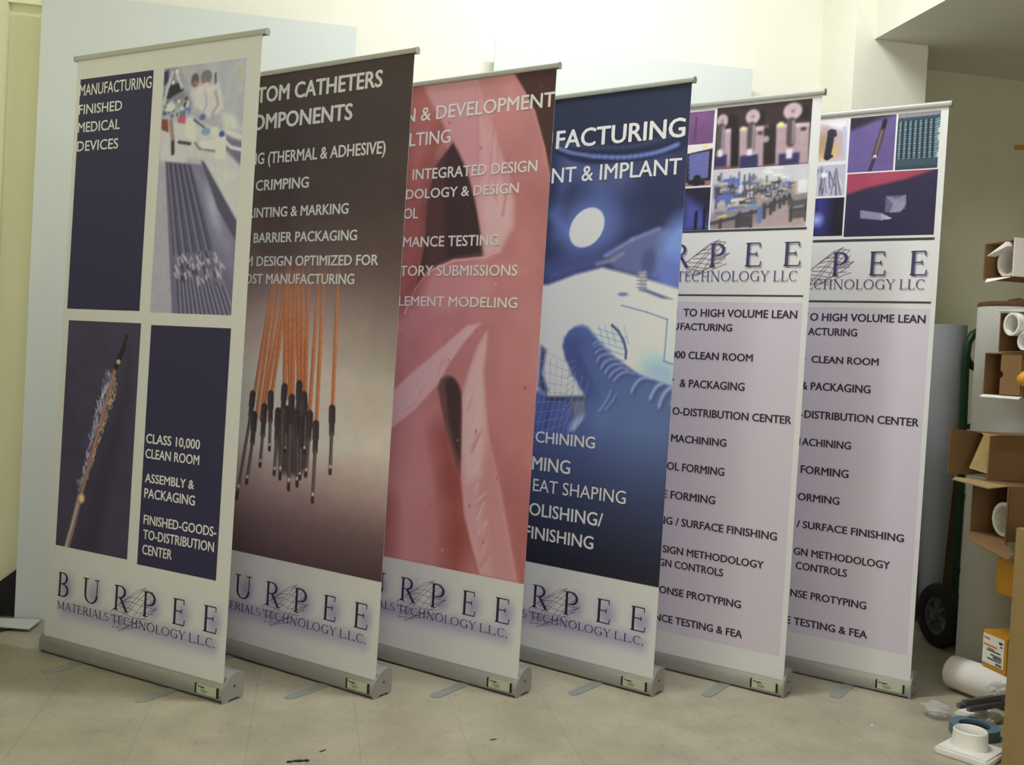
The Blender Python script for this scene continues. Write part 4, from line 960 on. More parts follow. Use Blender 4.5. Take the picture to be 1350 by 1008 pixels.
    text_lines(p, (('PROTOTYPE ', 'TO HIGH VOLUME LEAN', [(0.4061,1.2928),(0.8274,1.2971),(0.8256,1.3240)]), ('MANU', 'FACTURING', [(0.3981,1.2424),(0.5963,1.2465),(0.5946,1.2715)]), ('CLASS 10,', '000 CLEAN ROOM', [(0.3676,1.1345),(0.6799,1.1455),(0.6781,1.1716)]),
        ('ASSEMBLY ', '& PACKAGING', [(0.4098,1.0315),(0.6567,1.0406),(0.6548,1.0683)]), ('FINISHED-GOODS-T', 'O-DISTRIBUTION CENTER', [(0.3876,0.9248),(0.8313,0.9405),(0.8295,0.9674)]), ('', 'MACHINING', [(0.3894,0.8287),(0.6029,0.8380),(0.6011,0.8644)]),
        ('TO', 'OL FORMING', [(0.3802,0.7239),(0.6023,0.7346),(0.6004,0.7624)]), ('WIR', 'E FORMING', [(0.3711,0.6171),(0.5750,0.6321),(0.5730,0.6601)]), ('POLISHI', 'NG / SURFACE FINISHING', [(0.3606,0.5283),(0.8082,0.5299),(0.8064,0.5568)]),
        ('DE', 'SIGN METHODOLOGY', [(0.3851,0.4215),(0.7680,0.4275),(0.7663,0.4531)]), ('& DESI', 'GN CONTROLS', [(0.3719,0.3719),(0.6226,0.3757),(0.6208,0.4019)]), ('RAPID RESP', 'ONSE PROTYPING', [(0.3807,0.2721),(0.6958,0.2757),(0.6940,0.3016)]), ('PERFORMA', 'NCE TESTING & FEA', [(0.3695,0.1703),(0.7075,0.1715),(0.7057,0.1974)])))
    return p

def banner_art_springs():
    W_ = (200, 204, 196)
    p = Print(W_)
    pn = [(0.8511,1.3557),(0.8449,0.1478)]
    p.rect(.055, (pn[0][0]+pn[1][0])/2, pn[1][1], pn[0][1], (191, 185, 193))
    L0 = .055; R = random.Random(21)
    q = [(0.5216,2.0425),(0.5264,1.8929)]
    c = Canvas(L0, q[0][0], q[1][1], q[0][1], (186, 182, 186), .003)
    c.poly([(0.4133,2.0394),(0.4432,2.0454),(0.5182,2.0044),(0.5165,1.9021),(0.4696,1.9054)], (172, 152, 150), 1, .02); c.poly([(0.4174,2.0434),(0.5199,2.0427),(0.5182,2.0044),(0.4708,2.0171)], (206, 206, 206), 1, .01)
    c.ell([(0.4438,1.9331)][0], .045, .028, (196, 164, 60), soft=.5); c.ell([(0.4232,1.9563)][0], .02, .04, (170, 150, 90), soft=.5); c.ell([(0.4414,1.9678)][0], .03, .04, (150, 120, 90), soft=.6, alpha=.7)
    c.line([(0.4633,2.0005),(0.4593,1.9578),(0.4538,1.9108)], .026, (34, 34, 46)); c.line([(0.4529,2.0031),(0.4759,2.0046),(0.4795,1.9889),(0.4600,1.9853)], .010, (40, 44, 60)); c.line([(0.4506,1.9085),(0.4692,1.9123)], .012, (30, 30, 40)); c.line([(0.5092,2.0138),(0.5202,1.9104)], .012, (160, 172, 196))
    p.canvas(c)
    q = [(0.5239,1.8803),(0.5271,1.7666)]
    c = Canvas(L0, q[0][0], q[1][1], q[0][1], (166, 166, 180), .003)
    A = [(0.4223,1.8394),(0.4902,1.8525),(0.4258,1.7872)]
    for k in range(16):
        x = A[0][0]+(A[1][0]-A[0][0])*R.random(); y = A[0][1]
        c.line([(x, y+R.uniform(-.01, .04)), (x+R.uniform(-.03, .03), y-R.uniform(.03, .11))], .004, R.choice([(70, 70, 84), (96, 96, 110), (200, 200, 206)]))
    c.ell([(0.4462,1.8449)][0], .012, .010, (216, 220, 222), soft=.5); p.canvas(c)
    q = [(0.5268,1.7590),(0.5285,1.6181)]
    c = Canvas(L0, q[0][0], q[1][1], q[0][1], (24, 22, 36), .004)
    c.poly([(0.4188,1.7615),(0.4664,1.7610),(0.4645,1.6215),(0.4240,1.6182)], (44, 42, 132), 1, .03); c.ell([(0.4296,1.6787)][0], .02, .02, (130, 150, 220), soft=.8); p.canvas(c)
    u0, u1, v0, v1 = box_of([(0.5297,2.0460),(0.6897,2.0479),(0.5318,1.8482),(0.6923,1.8467)])
    c = Canvas(u0, u1, v0, v1, (92, 74, 134), .0028)
    c.poly([(0.5237,2.0483),(0.6912,2.0494),(0.6358,2.0362),(0.5269,1.9994)], (36, 30, 40), 1, .01); c.noise(.08, .05, 5)
    c.line([(0.6527,2.0263),(0.6451,1.9685),(0.6313,1.9193),(0.6092,1.8452)], .012, (44, 34, 44)); c.line([(0.6451,1.9936),(0.6372,1.9524),(0.6242,1.9030)], .022, (84, 58, 66), .9)
    c.line([(0.6527,2.0263),(0.6491,2.0058)], .016, (24, 20, 26)); c.ell([(0.6253,1.8987)][0], .006, .008, (206, 196, 200)); c.line([(0.6437,1.9895),(0.6277,1.9111)], .003, (170, 150, 150), .7); c.line([(0.6247,1.8946),(0.6122,1.8492)], .008, (60, 44, 54))
    p.canvas(c)
    u0, u1, v0, v1 = box_of([(0.6961,2.0473),(0.8369,2.0461),(0.6986,1.8479),(0.8412,1.8454)])
    c = Canvas(u0, u1, v0, v1, (64, 92, 106), .0025)
    c.poly([(0.6911,2.0519),(0.8389,2.0499),(0.8394,2.0174),(0.6935,2.0143)], (156, 138, 136), 1, .03)
    A = [(0.7108,2.0169),(0.8302,2.0183),(0.7111,1.8637),(0.8325,1.8622)]
    for k in range(8):
        f = k/7
        a = np.array(A[0])*(1-f)+np.array(A[1])*f; b = np.array(A[2])*(1-f)+np.array(A[3])*f
        c.line([a, b], .030, (44, 70, 84)); c.line([a-np.array((.013, 0)), b-np.array((.013, 0))], .008, (26, 40, 50))
        for i in range(19):
            m_ = a*(1-i/18)+b*(i/18)
            c.line([m_+np.array((-.006, -.003)), m_+np.array((.011, .003))], .004, (142, 186, 192) if i % 2 else (116, 160, 166), .95)
            if R.random() < .35: c.ell(m_+np.array((.006, 0)), .004, .004, (208, 206, 170), soft=.5)
    Bp = [(0.7106,1.8720),(0.8351,1.8701)]
    for k in range(9):
        f = k/8; m_ = np.array(Bp[0])*(1-f)+np.array(Bp[1])*f
        c.ell(m_, .018, .014, (26, 44, 54), soft=.2); c.ell(m_, .018, .014, (120, 170, 176), soft=.2, alpha=.25); c.ell(m_+np.array((0, -.022)), .012, .010, (40, 62, 72), soft=.3)
    p.canvas(c)
    u0, u1, v0, v1 = box_of([(0.5313,1.8431),(0.8407,1.8414),(0.5336,1.6171),(0.8439,1.6100)])
    c = Canvas(u0, u1, v0, v1, (40, 34, 66), .0028)
    c.noise(.12, .08, 15)
    c.poly([(0.5244,1.8461),(0.8442,1.8452),(0.7381,1.8124),(0.6272,1.7937),(0.5297,1.7665)], (150, 42, 72), 1, .006); c.poly([(0.6242,1.8400),(0.7441,1.8409),(0.6821,1.8198),(0.6348,1.8016),(0.6097,1.8114)], (172, 52, 80), .7, .02)
    E_ = [(0.7080,1.7271),(0.6743,1.7286),(0.7061,1.7562)]
    rx, ry = E_[0][0]-E_[1][0], E_[2][1]-E_[0][1]
    for k in range(9):
        f = -1+2*k/8
        c.line([(E_[0][0]+rx*f*.9, E_[0][1]+ry*.95), (E_[0][0]+rx*(f*.6+.4), E_[0][1]), (E_[0][0]+rx*f*.5, E_[0][1]-ry)], .003, (150, 152, 176), .9)
        c.line([(E_[0][0]-rx, E_[0][1]+ry*f*.9), (E_[0][0], E_[0][1]+ry*(f*.7-.2)), (E_[0][0]+rx*.95, E_[0][1]+ry*(f*.8+.2))], .003, (140, 142, 168), .9)
    A = [(0.5877,1.7070),(0.6621,1.6932),(0.5894,1.6816),(0.6635,1.6723),(0.6930,1.6762)]
    c.poly([A[0], A[1], A[4], A[3], A[2]], (84, 80, 112), .8)
    for k in range(6):
        f = k/5
        a = np.array(A[0])*(1-f)+np.array(A[2])*f; b = np.array(A[1])*(1-f)+np.array(A[3])*f
        c.line([a, b], .003, (146, 146, 170)); c.line([b, A[4]], .003, (170, 170, 190))
    p.canvas(c)
    company_mark_top(p, [(0.4983,1.4731),(0.5632,1.4728),(0.4926,1.5589)], [(0.6302,1.4726),(0.6909,1.4724),(0.6246,1.5584)], [(0.7694,1.4722),(0.8275,1.4720),(0.7639,1.5578)], [(0.4327,1.4230),(0.8275,1.4239),(0.8252,1.4590)]+['CHNOLOGY LLC'],
                     (([(0.4277,1.6016),(0.8462,1.5985)], .0095), ([(0.4296,1.3779),(0.8488,1.3769)], .0075)), [(0.4103,1.4316),(0.5767,1.4321),(0.5170,1.5756)])
    text_lines(p, (('PROTOTYPE T', 'O HIGH VOLUME LEAN', [(0.4309,1.3063),(0.8338,1.3052),(0.8320,1.3326)]), ('MANUF', 'ACTURING', [(0.4269,1.2509),(0.6043,1.2533),(0.6026,1.2802)]), ('CLASS 10,000 ', 'CLEAN ROOM', [(0.4462,1.1471),(0.6860,1.1539),(0.6844,1.1790)]),
        ('ASSEMBLY ', '& PACKAGING', [(0.4140,1.0500),(0.6642,1.0490),(0.6623,1.0771)]), ('FINISHED-GOODS-TO-', 'DISTRIBUTION CENTER', [(0.4337,0.9420),(0.8348,0.9473),(0.8331,0.9746)]), ('M', 'ACHINING', [(0.4312,0.8402),(0.6091,0.8448),(0.6074,0.8717)]),
        ('TOOL ', 'FORMING', [(0.4335,0.7357),(0.6070,0.7427),(0.6052,0.7710)]), ('WIRE F', 'ORMING', [(0.4294,0.6350),(0.5811,0.6419),(0.5793,0.6688)]), ('POLISHING ', '/ SURFACE FINISHING', [(0.4315,0.5350),(0.8115,0.5390),(0.8098,0.5649)]),
        ('DESI', 'GN METHODOLOGY', [(0.4273,0.4341),(0.7707,0.4364),(0.7690,0.4625)]), ('& DESIGN ', 'CONTROLS', [(0.4387,0.3819),(0.6247,0.3840),(0.6230,0.4107)]), ('RAPID RESPO', 'NSE PROTYPING', [(0.4255,0.2763),(0.6997,0.2827),(0.6980,0.3090)]), ('PERFORMANC', 'E TESTING & FEA', [(0.4166,0.1756),(0.7095,0.1780),(0.7077,0.2043)])))
    return p

_e1 = LOGO['E2'][1]
LOFF = {1: tuple(np.subtract([(0.8172,0.2064)][0], _e1)), 2: tuple(np.subtract([(0.8164,0.2263)][0], _e1)), 3: tuple(np.subtract([(0.8241,0.2025)][0], _e1))}

# ---------------------------------------------------------------- roll-up banner stands
W0, LEAN = 0.87, 0.0197
def make_stand(art, name_label, loc, ang, foot_du=(0.205, 0.66), reach=0.155, span=(U0, WB)):
    """local axes: x along the banner, y to the back, z up; base front lower edge on y = 0, right end at x = W0"""
    d = Vector((math.cos(ang), math.sin(ang), 0))
    left = Vector((loc[0], loc[1], 0))-d*W0
    root = empty('banner_stand', left, ang)
    tag(root, name_label, 'banner', 'roll-up banners standing in a row')
    # aluminium cassette: bulged front, rising round back, dark slot for the cloth
    front = [(0.004, 0.004), (0.0, 0.014), (-0.003, 0.034), (-0.001, 0.054), (0.005, 0.064)]
    prof = front+[(0.006, 0.0665), (0.012, 0.058), (0.016, 0.060), (0.024, 0.086), (0.046, 0.099), (0.074, 0.102), (0.090, 0.094), (0.095, 0.060), (0.092, 0.014), (0.088, 0.004)]
    prof = [(y*.90, z*.865) for y, z in prof]
    b = MB(); b.prism([(0.006, y, z) for y, z in prof], (W0-.012, 0, 0))
    b.build('base_cassette', M_alu, root, smooth=True, angle=35)
    capp = [(-0.002, 0.0), (-0.005, 0.034), (-0.002, 0.058), (0.006, 0.072), (0.026, 0.092), (0.048, 0.103), (0.076, 0.105), (0.094, 0.097), (0.098, 0.060), (0.095, 0.008), (0.082, 0.0), (0.070, 0.010), (0.030, 0.010), (0.018, 0.0)]
    capp = [(y*.88 if y > 0 else y, z*.84) for y, z in capp]
    for x0 in (0.0, W0-.006):
        e = MB().prism([(x0, y, z) for y, z in capp], (0.006, 0, 0)).build('end_cap', M_cap, root, smooth=True)
    s = MB().lathe([(0.0005, 0), (.0035, 0), (.0035, .0012), (.0005, .0012)], (W0, .044, .046), 'x', 12).build('cap_screw', M_dark, e)
    MB().box(0.006, W0-.006, 0.0005, 0.078, 0.0025, 0.0036).build('shadow_gap_strip', M_dark, root)
    # name plate on the front face
    x1 = W0-.027; x0 = x1-.085
    pl = MB().box(x0, x1, -0.0046, -0.0020, 0.0155, 0.0435).build('name_plate', M_label, root)
    pl['label'] = 'pale green card in the plate'
    for xa, xb in ((x0-.006, x0), (x1, x1+.006)): MB().box(xa, xb, -0.006, -0.001, 0.014, 0.045).build('plate_clip', M_dark, pl)
    k = MB()
    for a, bb, z, h in ((.006, .011, .0355, .005), (.014, .033, .0345, .004), (.016, .042, .0285, .0012), (.020, .048, .0245, .0012), (.020, .042, .0205, .0012)):
        k.box(x0+a, x0+bb, -0.0050, -0.0044, z, z+h)
    k.build('plate_print', M_ink, pl)
    # swivel feet
    for du in foot_du:
        pts = [(du-.019, .060), (du+.019, .060), (du+.019, -reach)]+[(du+.019*math.cos(t), -reach-.019*math.sin(t)) for t in np.linspace(.2, PI-.2, 8)]+[(du-.019, -reach)]
        b = MB().prism([(x, y, .0006) for x, y in pts], (0, 0, .0022)); b.build('foot', M_foot, root)
    # everything above leans back a little with the pole
    s, c = math.sin(LEAN), math.cos(LEAN)
    tilt = Matrix.Rotation(-LEAN, 4, 'X')
    rail = MB()
    rp = [(-0.004, 2.058), (-0.006, 2.064), (-0.004, 2.073), (0.004, 2.078), (0.013, 2.076), (0.016, 2.068), (0.014, 2.058)]
    rail.prism([(0.0, y+.006, z) for y, z in rp], (W0, 0, 0))
    r = rail.build('top_rail', M_alu, root, smooth=True); r.matrix_local = tilt
    for xx in (-.004, W0):
        q = MB().prism([(xx, y+.006+(-.001 if y < 0 else .001), z+(.001 if z > 2.066 else -.001)) for y, z in rp], (.004, 0, 0)).build('rail_cap', M_cap, r)
    pole = MB().tube([(W0/2, .058, .10), (W0/2, .030, 1.1), (W0/2, .0235, 2.062)], .008, 14).build('support_pole', M_alu, root, smooth=True); pole.matrix_local = tilt
    hook = MB().box(W0/2-.02, W0/2+.02, .019, .030, 2.055, 2.072, .002).build('pole_hook', M_dark, pole)
    cloth = art.build('printed_cloth', *span, VB, VT, root, M_print)
    cloth.matrix_local = tilt @ Matrix.Translation((0, .008, 0))
    return root

STANDS = [
    (banner_art_white_blue, 'leftmost roll-up banner with navy blocks, clean room photo and stent photo', (-0.217, 3.121), -39.98),
    (banner_art_wires, 'brown roll-up banner reading CATHETERS with hanging amber wires', (0.2435, 3.1406), -44.25),
    (banner_art_pink, 'pink roll-up banner reading DEVELOPMENT over magnified flesh-coloured struts', (0.7058, 3.1298), -44.74),
    (banner_art_glove, 'dark blue roll-up banner reading IMPLANT with a gloved finger and round lamp', (1.1663, 3.1194), -47.32),
    (banner_art_factory, 'white roll-up banner with lilac text panel below workshop and machine photos', (1.6249, 3.0879), -45.75),
    (banner_art_springs, 'rightmost roll-up banner with lilac text panel below teal spring and red photos', (2.0853, 3.0561), -45.74),
]
for fn, lab, loc, deg in STANDS:
    first = fn is banner_art_white_blue
    make_stand(fn(), lab, loc, math.radians(deg), (0.215, 0.652) if first else (0.205, 0.66), 0.122 if first else 0.158, (.008, .857) if first else (U0, WB))

# ---------------------------------------------------------------- boards against the back wall
def board(x0, x1, y0, y1, top, label, right_dark=False):
    r = empty('foam_board', (x0, y0, 0))
    tag(r, label, 'board', 'white foam boards against the back wall')
    a = math.atan2(y1-y0, top)
    o = MB().box(0, x1-x0, 0, .009, 0.0, top/math.cos(a), .0015).build('board_sheet', M_board, r)
    o.rotation_euler = (-a, 0, 0)
    return r
board(-1.075, 0.113, 4.078, 4.112, 2.415, 'tall white foam board leaning behind the leftmost banner')
board(0.688, 1.849, 4.075, 4.135, 2.44, 'tall white foam board leaning behind the dark blue banner')

# strip of white sheet lying on the floor at the left, a cable under it, a peach pot in the corner
o = MB().prism([(-1.19, 4.045, .012), (-1.118, 4.055, .012), (-0.9696, 4.04, .010), (-0.978, 3.915, .010), (-1.085, 3.94, .012), (-1.19, 3.95, .012)], (0, 0, .005)).build('foam_offcut', M_board)
tag(o, 'pale foam strip lying on the floor at the left edge', 'foam strip')
o = MB().tube([(-1.19, 3.86, .006), (-1.10, 3.90, .006), (-1.03, 3.97, .006), (-1.05, 4.02, .006), (-1.06, 4.06, .006)], .0055, 8).build('floor_cable', M_dark, smooth=True)
tag(o, 'dark cable on the floor under the foam strip at left', 'cable')
r = empty('small_pot', (-1.163, 4.09, 0)); tag(r, 'small peach pot with white lid in the left corner', 'pot')
MB().lathe([(.0005, 0), (.020, 0), (.021, .05), (.0005, .05)], seg=20).build('pot_body', M_pink, r, smooth=True)
MB().lathe([(.0005, .05), (.016, .05), (.014, .066), (.0005, .07)], seg=20).build('pot_lid', M_white, r, smooth=True)

o = MB().prism([(-1.20, 4.145, 0), (-1.09, 4.145, 0), (-1.09, 4.145, .185), (-1.20, 4.145, .095)], (0, .012, 0)).build('dark_offcut', M_dark)
tag(o, 'dark slanted board offcut in the left corner behind the white foam board', 'offcut')

# ---------------------------------------------------------------- stock corner at the right
# tall wrapped roll
r = empty('paper_roll', (2.592, 3.338, 0)); tag(r, 'tall grey-white wrapped roll with brown top behind the cartons', 'roll')
prof = [(.0005, 0), (.109, 0), (.110, .4), (.108, .9), (.109, 1.405), (.105, 1.412), (.0005, 1.412)]
MB().lathe(prof, seg=40).build('wrap', M_wrap, r, smooth=True)
b = MB().lathe([(.088, 1.398), (.1095, 1.398), (.111, 1.404), (.1085, 1.415), (.096, 1.418), (.088, 1.412)], seg=40); o = b.build('core_rim', M_card, r, smooth=True); o['label'] = 'brown cardboard rim'
b = MB().prism([(-.07, -.08, 1.414), (-.02, -.095, 1.416), (.02, -.09, 1.418), (-.02, -.08, 1.432), (-.05, -.075, 1.426)], (.01, .03, .0)); b.build('torn_flap', M_cardd, r)

# paper roll with shade in its grey colour, loosely wound and narrower at the foot
r = empty('paper_roll', (2.712, 3.885, 0)); tag(r, 'loose pale paper roll tapering downwards behind the black wheel', 'roll')
b = MB().lathe([(.0005, 0), (.040, 0), (.050, .25), (.066, .62), (.084, .97), (.086, 1.352), (.080, 1.352), (.076, 1.0), (.0005, .95)], seg=36)
b.build('paper_cone', M_roll2, r, smooth=True)
pth = [((.0015*t+.012)*math.cos(t), (.0015*t+.012)*math.sin(t)) for t in np.linspace(0, 14*PI, 120)]

# brown board behind it
o = MB().box(2.655, 2.955, 4.05, 4.062, 0, .66, .001).build('cardboard_sheet', M_cardd)
o.rotation_euler = (0, 0, 0)
tag(o, 'dark brown board standing behind the paper roll and wheel', 'board')

# hand truck
r = empty('hand_truck', (2.80, 3.66, 0)); tag(r, 'green hand truck with black wheels behind the tall wrapped roll', 'hand truck')
def wheel(x):
    t = MB().lathe([(.078, -.026), (.108, -.030), (.126, -.022), (.132, -.008), (.132, .008), (.126, .022), (.108, .030), (.078, .026)], (x, 0, .132), 'x', 40).build('wheel', M_tire, r, smooth=True)
    h = MB()
    h.lathe([(.064, -.016), (.082, -.020), (.082, .020), (.064, .016)], (x, 0, .132), 'x', 36)
    h.lathe([(.0005, -.034), (.020, -.034), (.024, -.02), (.024, .02), (.0005, .02)], (x, 0, .132), 'x', 24)
    for k in range(6):
        a = k*PI/3+.3
        h.tube([(x-.012, .02*math.cos(a), .132+.02*math.sin(a)), (x-.008, .07*math.cos(a), .132+.07*math.sin(a))], [.012, .009], 8)
    h.build('hub', M_hub, t, smooth=True)
wheel(-.19); wheel(.215)
ax = MB().tube([(-.232, 0, .132), (.245, 0, .132)], .009, 12).build('axle', M_steel, r)
f = MB()
for sx in (-.065, .09):
    f.tube([(sx, .09, .14), (sx, .088, .6), (sx, .086, 1.10)] if sx > 0 else [(sx, .09, .14), (sx, .088, .6), (sx-.018, .086, 1.16), (sx-.018, .086, 1.22), (sx-.012, .086, 1.275), (sx+.008, .086, 1.312), (sx+.04, .086, 1.330), (sx+.10, .086, 1.322), (sx+.135, .086, 1.29), (sx+.15, .086, 1.24), (sx+.155, .087, 1.10)], .0165, 14)
f.tube([(-.083, .086, 1.235), (-.074, .086, 1.205), (-.05, .086, 1.175), (-.01, .086, 1.155), (.09, .086, 1.15)], .014, 12)
for z in (.3, .62, .92): f.tube([(-.065, .088, z), (.09, .088, z)], .012, 12)
f.build('frame', M_green, r, smooth=True)
MB().box(-.09, .12, .098, .104, .02, .20, .002).build('axle_bracket', M_green, r)
MB().box(-.12, .15, -.10, .09, .004, .010, .001).build('toe_plate', M_green, r)
for sx in (-.065, .09): MB().tube([(sx, .09, .15), (sx, .05, .135), (sx, .0, .132)], .010, 8).build('strut', M_green, r)

# open-ended cartons stacked on a shelf; the open ends face the banners
def carton(x0, x1, y0, y1, z0, z1, label, m=None, mi=None, cat='carton', group='cardboard cartons on the shelf'):
    m = m or M_card; t = .004
    r = empty('carton', (x0, (y0+y1)/2, z0)); tag(r, label, cat, group)
    X1, Y0, Y1, Z1 = x1-x0, -(y1-y0)/2, (y1-y0)/2, z1-z0
    b = MB()
    b.box(0, X1, Y0, Y0+t, 0, Z1); b.box(0, X1, Y1-t, Y1, 0, Z1); b.box(0, X1, Y0+t, Y1-t, 0, t); b.box(0, X1, Y0+t, Y1-t, Z1-t, Z1); b.box(X1-t, X1, Y0+t, Y1-t, t, Z1-t)
    o = b.build('carton_body', m, r)
    return r, (0, X1, Y0, Y1, Z1)
def flap(r, pts, d, m=None, nm='flap'):
    return MB().prism(pts, d).build(nm, m or M_card, r)
def core(name, x0, x1, y, z, R, th, label, group='paper rolls in the cartons', m=None):
    o = MB().lathe([(R-th, 0), (R, 0), (R, x1-x0), (R-th, x1-x0)], (0, 0, 0), 'x', 36).build(name, m or M_white, None, smooth=True)
    o.location = (x0, y, z)
    tag(o, label, 'roll', group); return o

SH = 2.60
r = empty('shelving_rack', (SH, 2.45, 0)); tag(r, 'steel rack at right that carries the stacked cartons', 'rack')
for nm, zz in (('shelf_board', .200), ('shelf_board', .625), ('shelf_board', 1.068), ('shelf_board', 1.438)):
    MB().box(0, .55, 0, .62, zz-.014, zz, .002).build(nm, M_steel, r)
for px, py in ((.51, .002), (.51, .583), (.30, .002), (.30, .583)):
    MB().box(px, px+.035, py, py+.035, 0, 1.9, .003).build('upright', M_steel, r)

# lower shelf: yellow cartons
def yellow(x0, x1, y0, y1, z0, z1, label):
    r = empty('yellow_carton', (x0, (y0+y1)/2, z0)); tag(r, label, 'carton', 'yellow cartons on the lowest shelf')
    MB().box(0, x1-x0, -(y1-y0)/2, (y1-y0)/2, 0, z1-z0, .004).build('carton_body', M_yel, r, smooth=False)
    return r
r = yellow(2.15, 3.0, 2.674, 2.792, .2015, .322, 'yellow carton with a printed white label at the bottom of the stack')
pl = MB().box(-.0014, -.0004, -.044, .054, .018, .110).build('paper_label', M_paper, r)
k = MB()
k.box(-.0022, -.0013, .000, .030, .066, .0685); k.build('label_line', M_ink, pl)
k = MB()
for a, bb, z, h in ((-.030, .034, .060, .0035), (-.034, .016, .048, .0035), (-.034, .030, .034, .0035), (-.036, -.020, .092, .007), (-.036, -.026, .082, .004)): k.box(-.0022, -.0013, a, bb, z, z+h)
xx = -.036
rr = random.Random(4)
while xx < .004:
    ww = rr.uniform(.0012, .004); k.box(-.0022, -.0013, xx, xx+ww, .040, .0465); k.box(-.0022, -.0013, xx, min(xx+ww, -.008), .021, .029) if xx < -.010 else None; xx += ww+.0018
k.build('label_print', M_ink, pl)
k = MB(); k.box(-.0022, -.0013, -.012, .050, .074, .080); k.build('orange_band', M_orng, pl)
v, fcs = glyphs('Kodak', .02)
me = bpy.data.meshes.new('brand_word'); sc_ = .026/(v[:, 0].max()-v[:, 0].min())
me.from_pydata([(-.0018, .049-x*sc_, .094+y*sc_*1.3) for x, y in v], [], fcs); me.materials.append(M_red)
o = bpy.data.objects.new('brand_word', me); COL.objects.link(o); o.parent = pl
r = yellow(2.285, 3.02, 2.665, 2.80, .324, .433, 'yellow carton wedged between two others beside the tall brown box')
r = yellow(2.20, 3.0, 2.66, 2.815, .4345, .548, 'yellow carton with a white printed top, upper one of three')
MB().box(.006, .30, -.074, .06, .1136, .1146).build('paper_top_label', M_paper, r)
k = MB()
for i in range(9): k.box(.02+.03*i, .03+.03*i, -.06+.008*(i % 3), .04-.01*(i % 4), .1146, .1152)
k.build('top_label_print', M_ink, r)

# middle shelf
r, (a, X1, Y0, Y1, Z1) = carton(2.10, 2.98, 2.653, 2.822, .6265, .797, 'brown carton under another with a notched top flap and white roll inside')
# notched lid flap standing straight out
pts = [(0, Y0+.004, Z1-.004), (-.05, Y0+.01, Z1-.010)]
n_ = [(-.03+.022*math.cos(t), (Y0+Y1)/2+.024*math.sin(t)) for t in np.linspace(-1.2, 1.2, 9)]
flap(r, [(0, Y0+.006, Z1-.002), (-.055, Y0+.02, Z1-.012), (-.060, Y1+.02, Z1-.006), (-.03, Y1+.045, Z1-.002), (0, Y1, Z1-.002)], (0, 0, .0035), M_cardl, 'top_flap')
flap(r, [(0, Y0+.004, 0), (-.010, Y0-.055, -.030), (-.030, Y0-.050, -.048), (-.028, Y1-.03, -.020), (0, Y1, 0)], (0, 0, .0035), M_card, 'bottom_flap')
flap(r, [(0, Y0, .0), (-.012, Y0-.012, -.004), (-.014, Y0-.012, Z1-.006), (0, Y0, Z1-.006)], (.003, -.002, 0), M_card, 'side_flap')
core('paper_roll', 2.135, 2.9, 2.712, .6325+.054, .0535, .011, 'white roll with grey core inside the carton with the notched flap', m=M_paper)
r, (a, X1, Y0, Y1, Z1) = carton(2.19, 2.99, 2.79, 2.945, .7985, .945, 'brown carton with wide open side flaps above the notched one')
flap(r, [(0, Y1-.004, 0), (-.095, Y1-.002, .003), (-.092, Y1-.001, Z1+.006), (0, Y1-.004, Z1)], (0, .004, 0), M_card, 'far_flap')
flap(r, [(0, Y0, .0), (-.063, Y0-.002, .0), (-.062, Y0-.002, Z1-.004), (0, Y0, Z1)], (0, .004, 0), M_card, 'near_flap')
flap(r, [(0, Y0+.012, Z1-.004), (-.055, Y0+.012, .020), (-.075, Y0+.075, .030), (-.01, Y0+.10, Z1-.008), (0, Y1-.03, Z1-.004)], (.003, 0, .003), M_cardl, 'tan_flap')
# upper shelf
r, (a, X1, Y0, Y1, Z1) = carton(2.10, 3.0, 2.625, 2.802, 1.0695, 1.205, 'brown carton half closed by a notched flap, below one with two cores')
yy = Y0+.095
flap(r, [(-.001, Y0+.004, .006), (-.001, yy, .006), (-.001, yy, Z1/2-.010)]+[(-.001, yy-.013*math.cos(t), Z1/2+.011*math.sin(t)) for t in np.linspace(-1.2, 1.2, 7)]+[(-.001, yy, Z1/2+.010), (-.001, yy, Z1-.006), (-.001, Y0+.004, Z1-.006)], (-.003, 0, 0), M_cardin, 'end_flap')
flap(r, [(0, Y0, 0), (-.014, Y0-.006, -.006), (-.010, Y1, -.006), (0, Y1, 0)], (0, 0, .003), M_wrap, 'bottom_lip')
o = MB().lathe([(.0005, 0), (.010, .002), (.024, .02), (.026, .06), (.0005, .06)], (0, 0, 0), 'x', 18).build('packet', M_yel, None, smooth=True)
r, (a, X1, Y0, Y1, Z1) = carton(2.10, 3.0, 2.545, 2.742, 1.2065, 1.332, 'narrow brown carton holding two white cores, on the half closed one')
o.location = (2.072, 2.608, 1.1265); o.data.name = 'yellow_packet'; o.name = 'yellow_packet'
o.parent = None; tag(o, 'small yellow packet poking out of the half closed carton', 'packet')
flap(r, [(0, Y0, Z1-.004), (-.012, Y0, Z1+.002), (-.012, Y1, Z1+.002), (0, Y1, Z1-.004)], (0, 0, .002), M_paper, 'top_lip')
core('core_tube', 2.075, 2.75, 2.658, 1.2115+.0795, .035, .006, 'upper white core tube sticking out of the narrow carton')
core('core_tube', 2.085, 2.75, 2.612, 1.2115+.029, .028, .005, 'lower white core tube under another in the narrow carton')
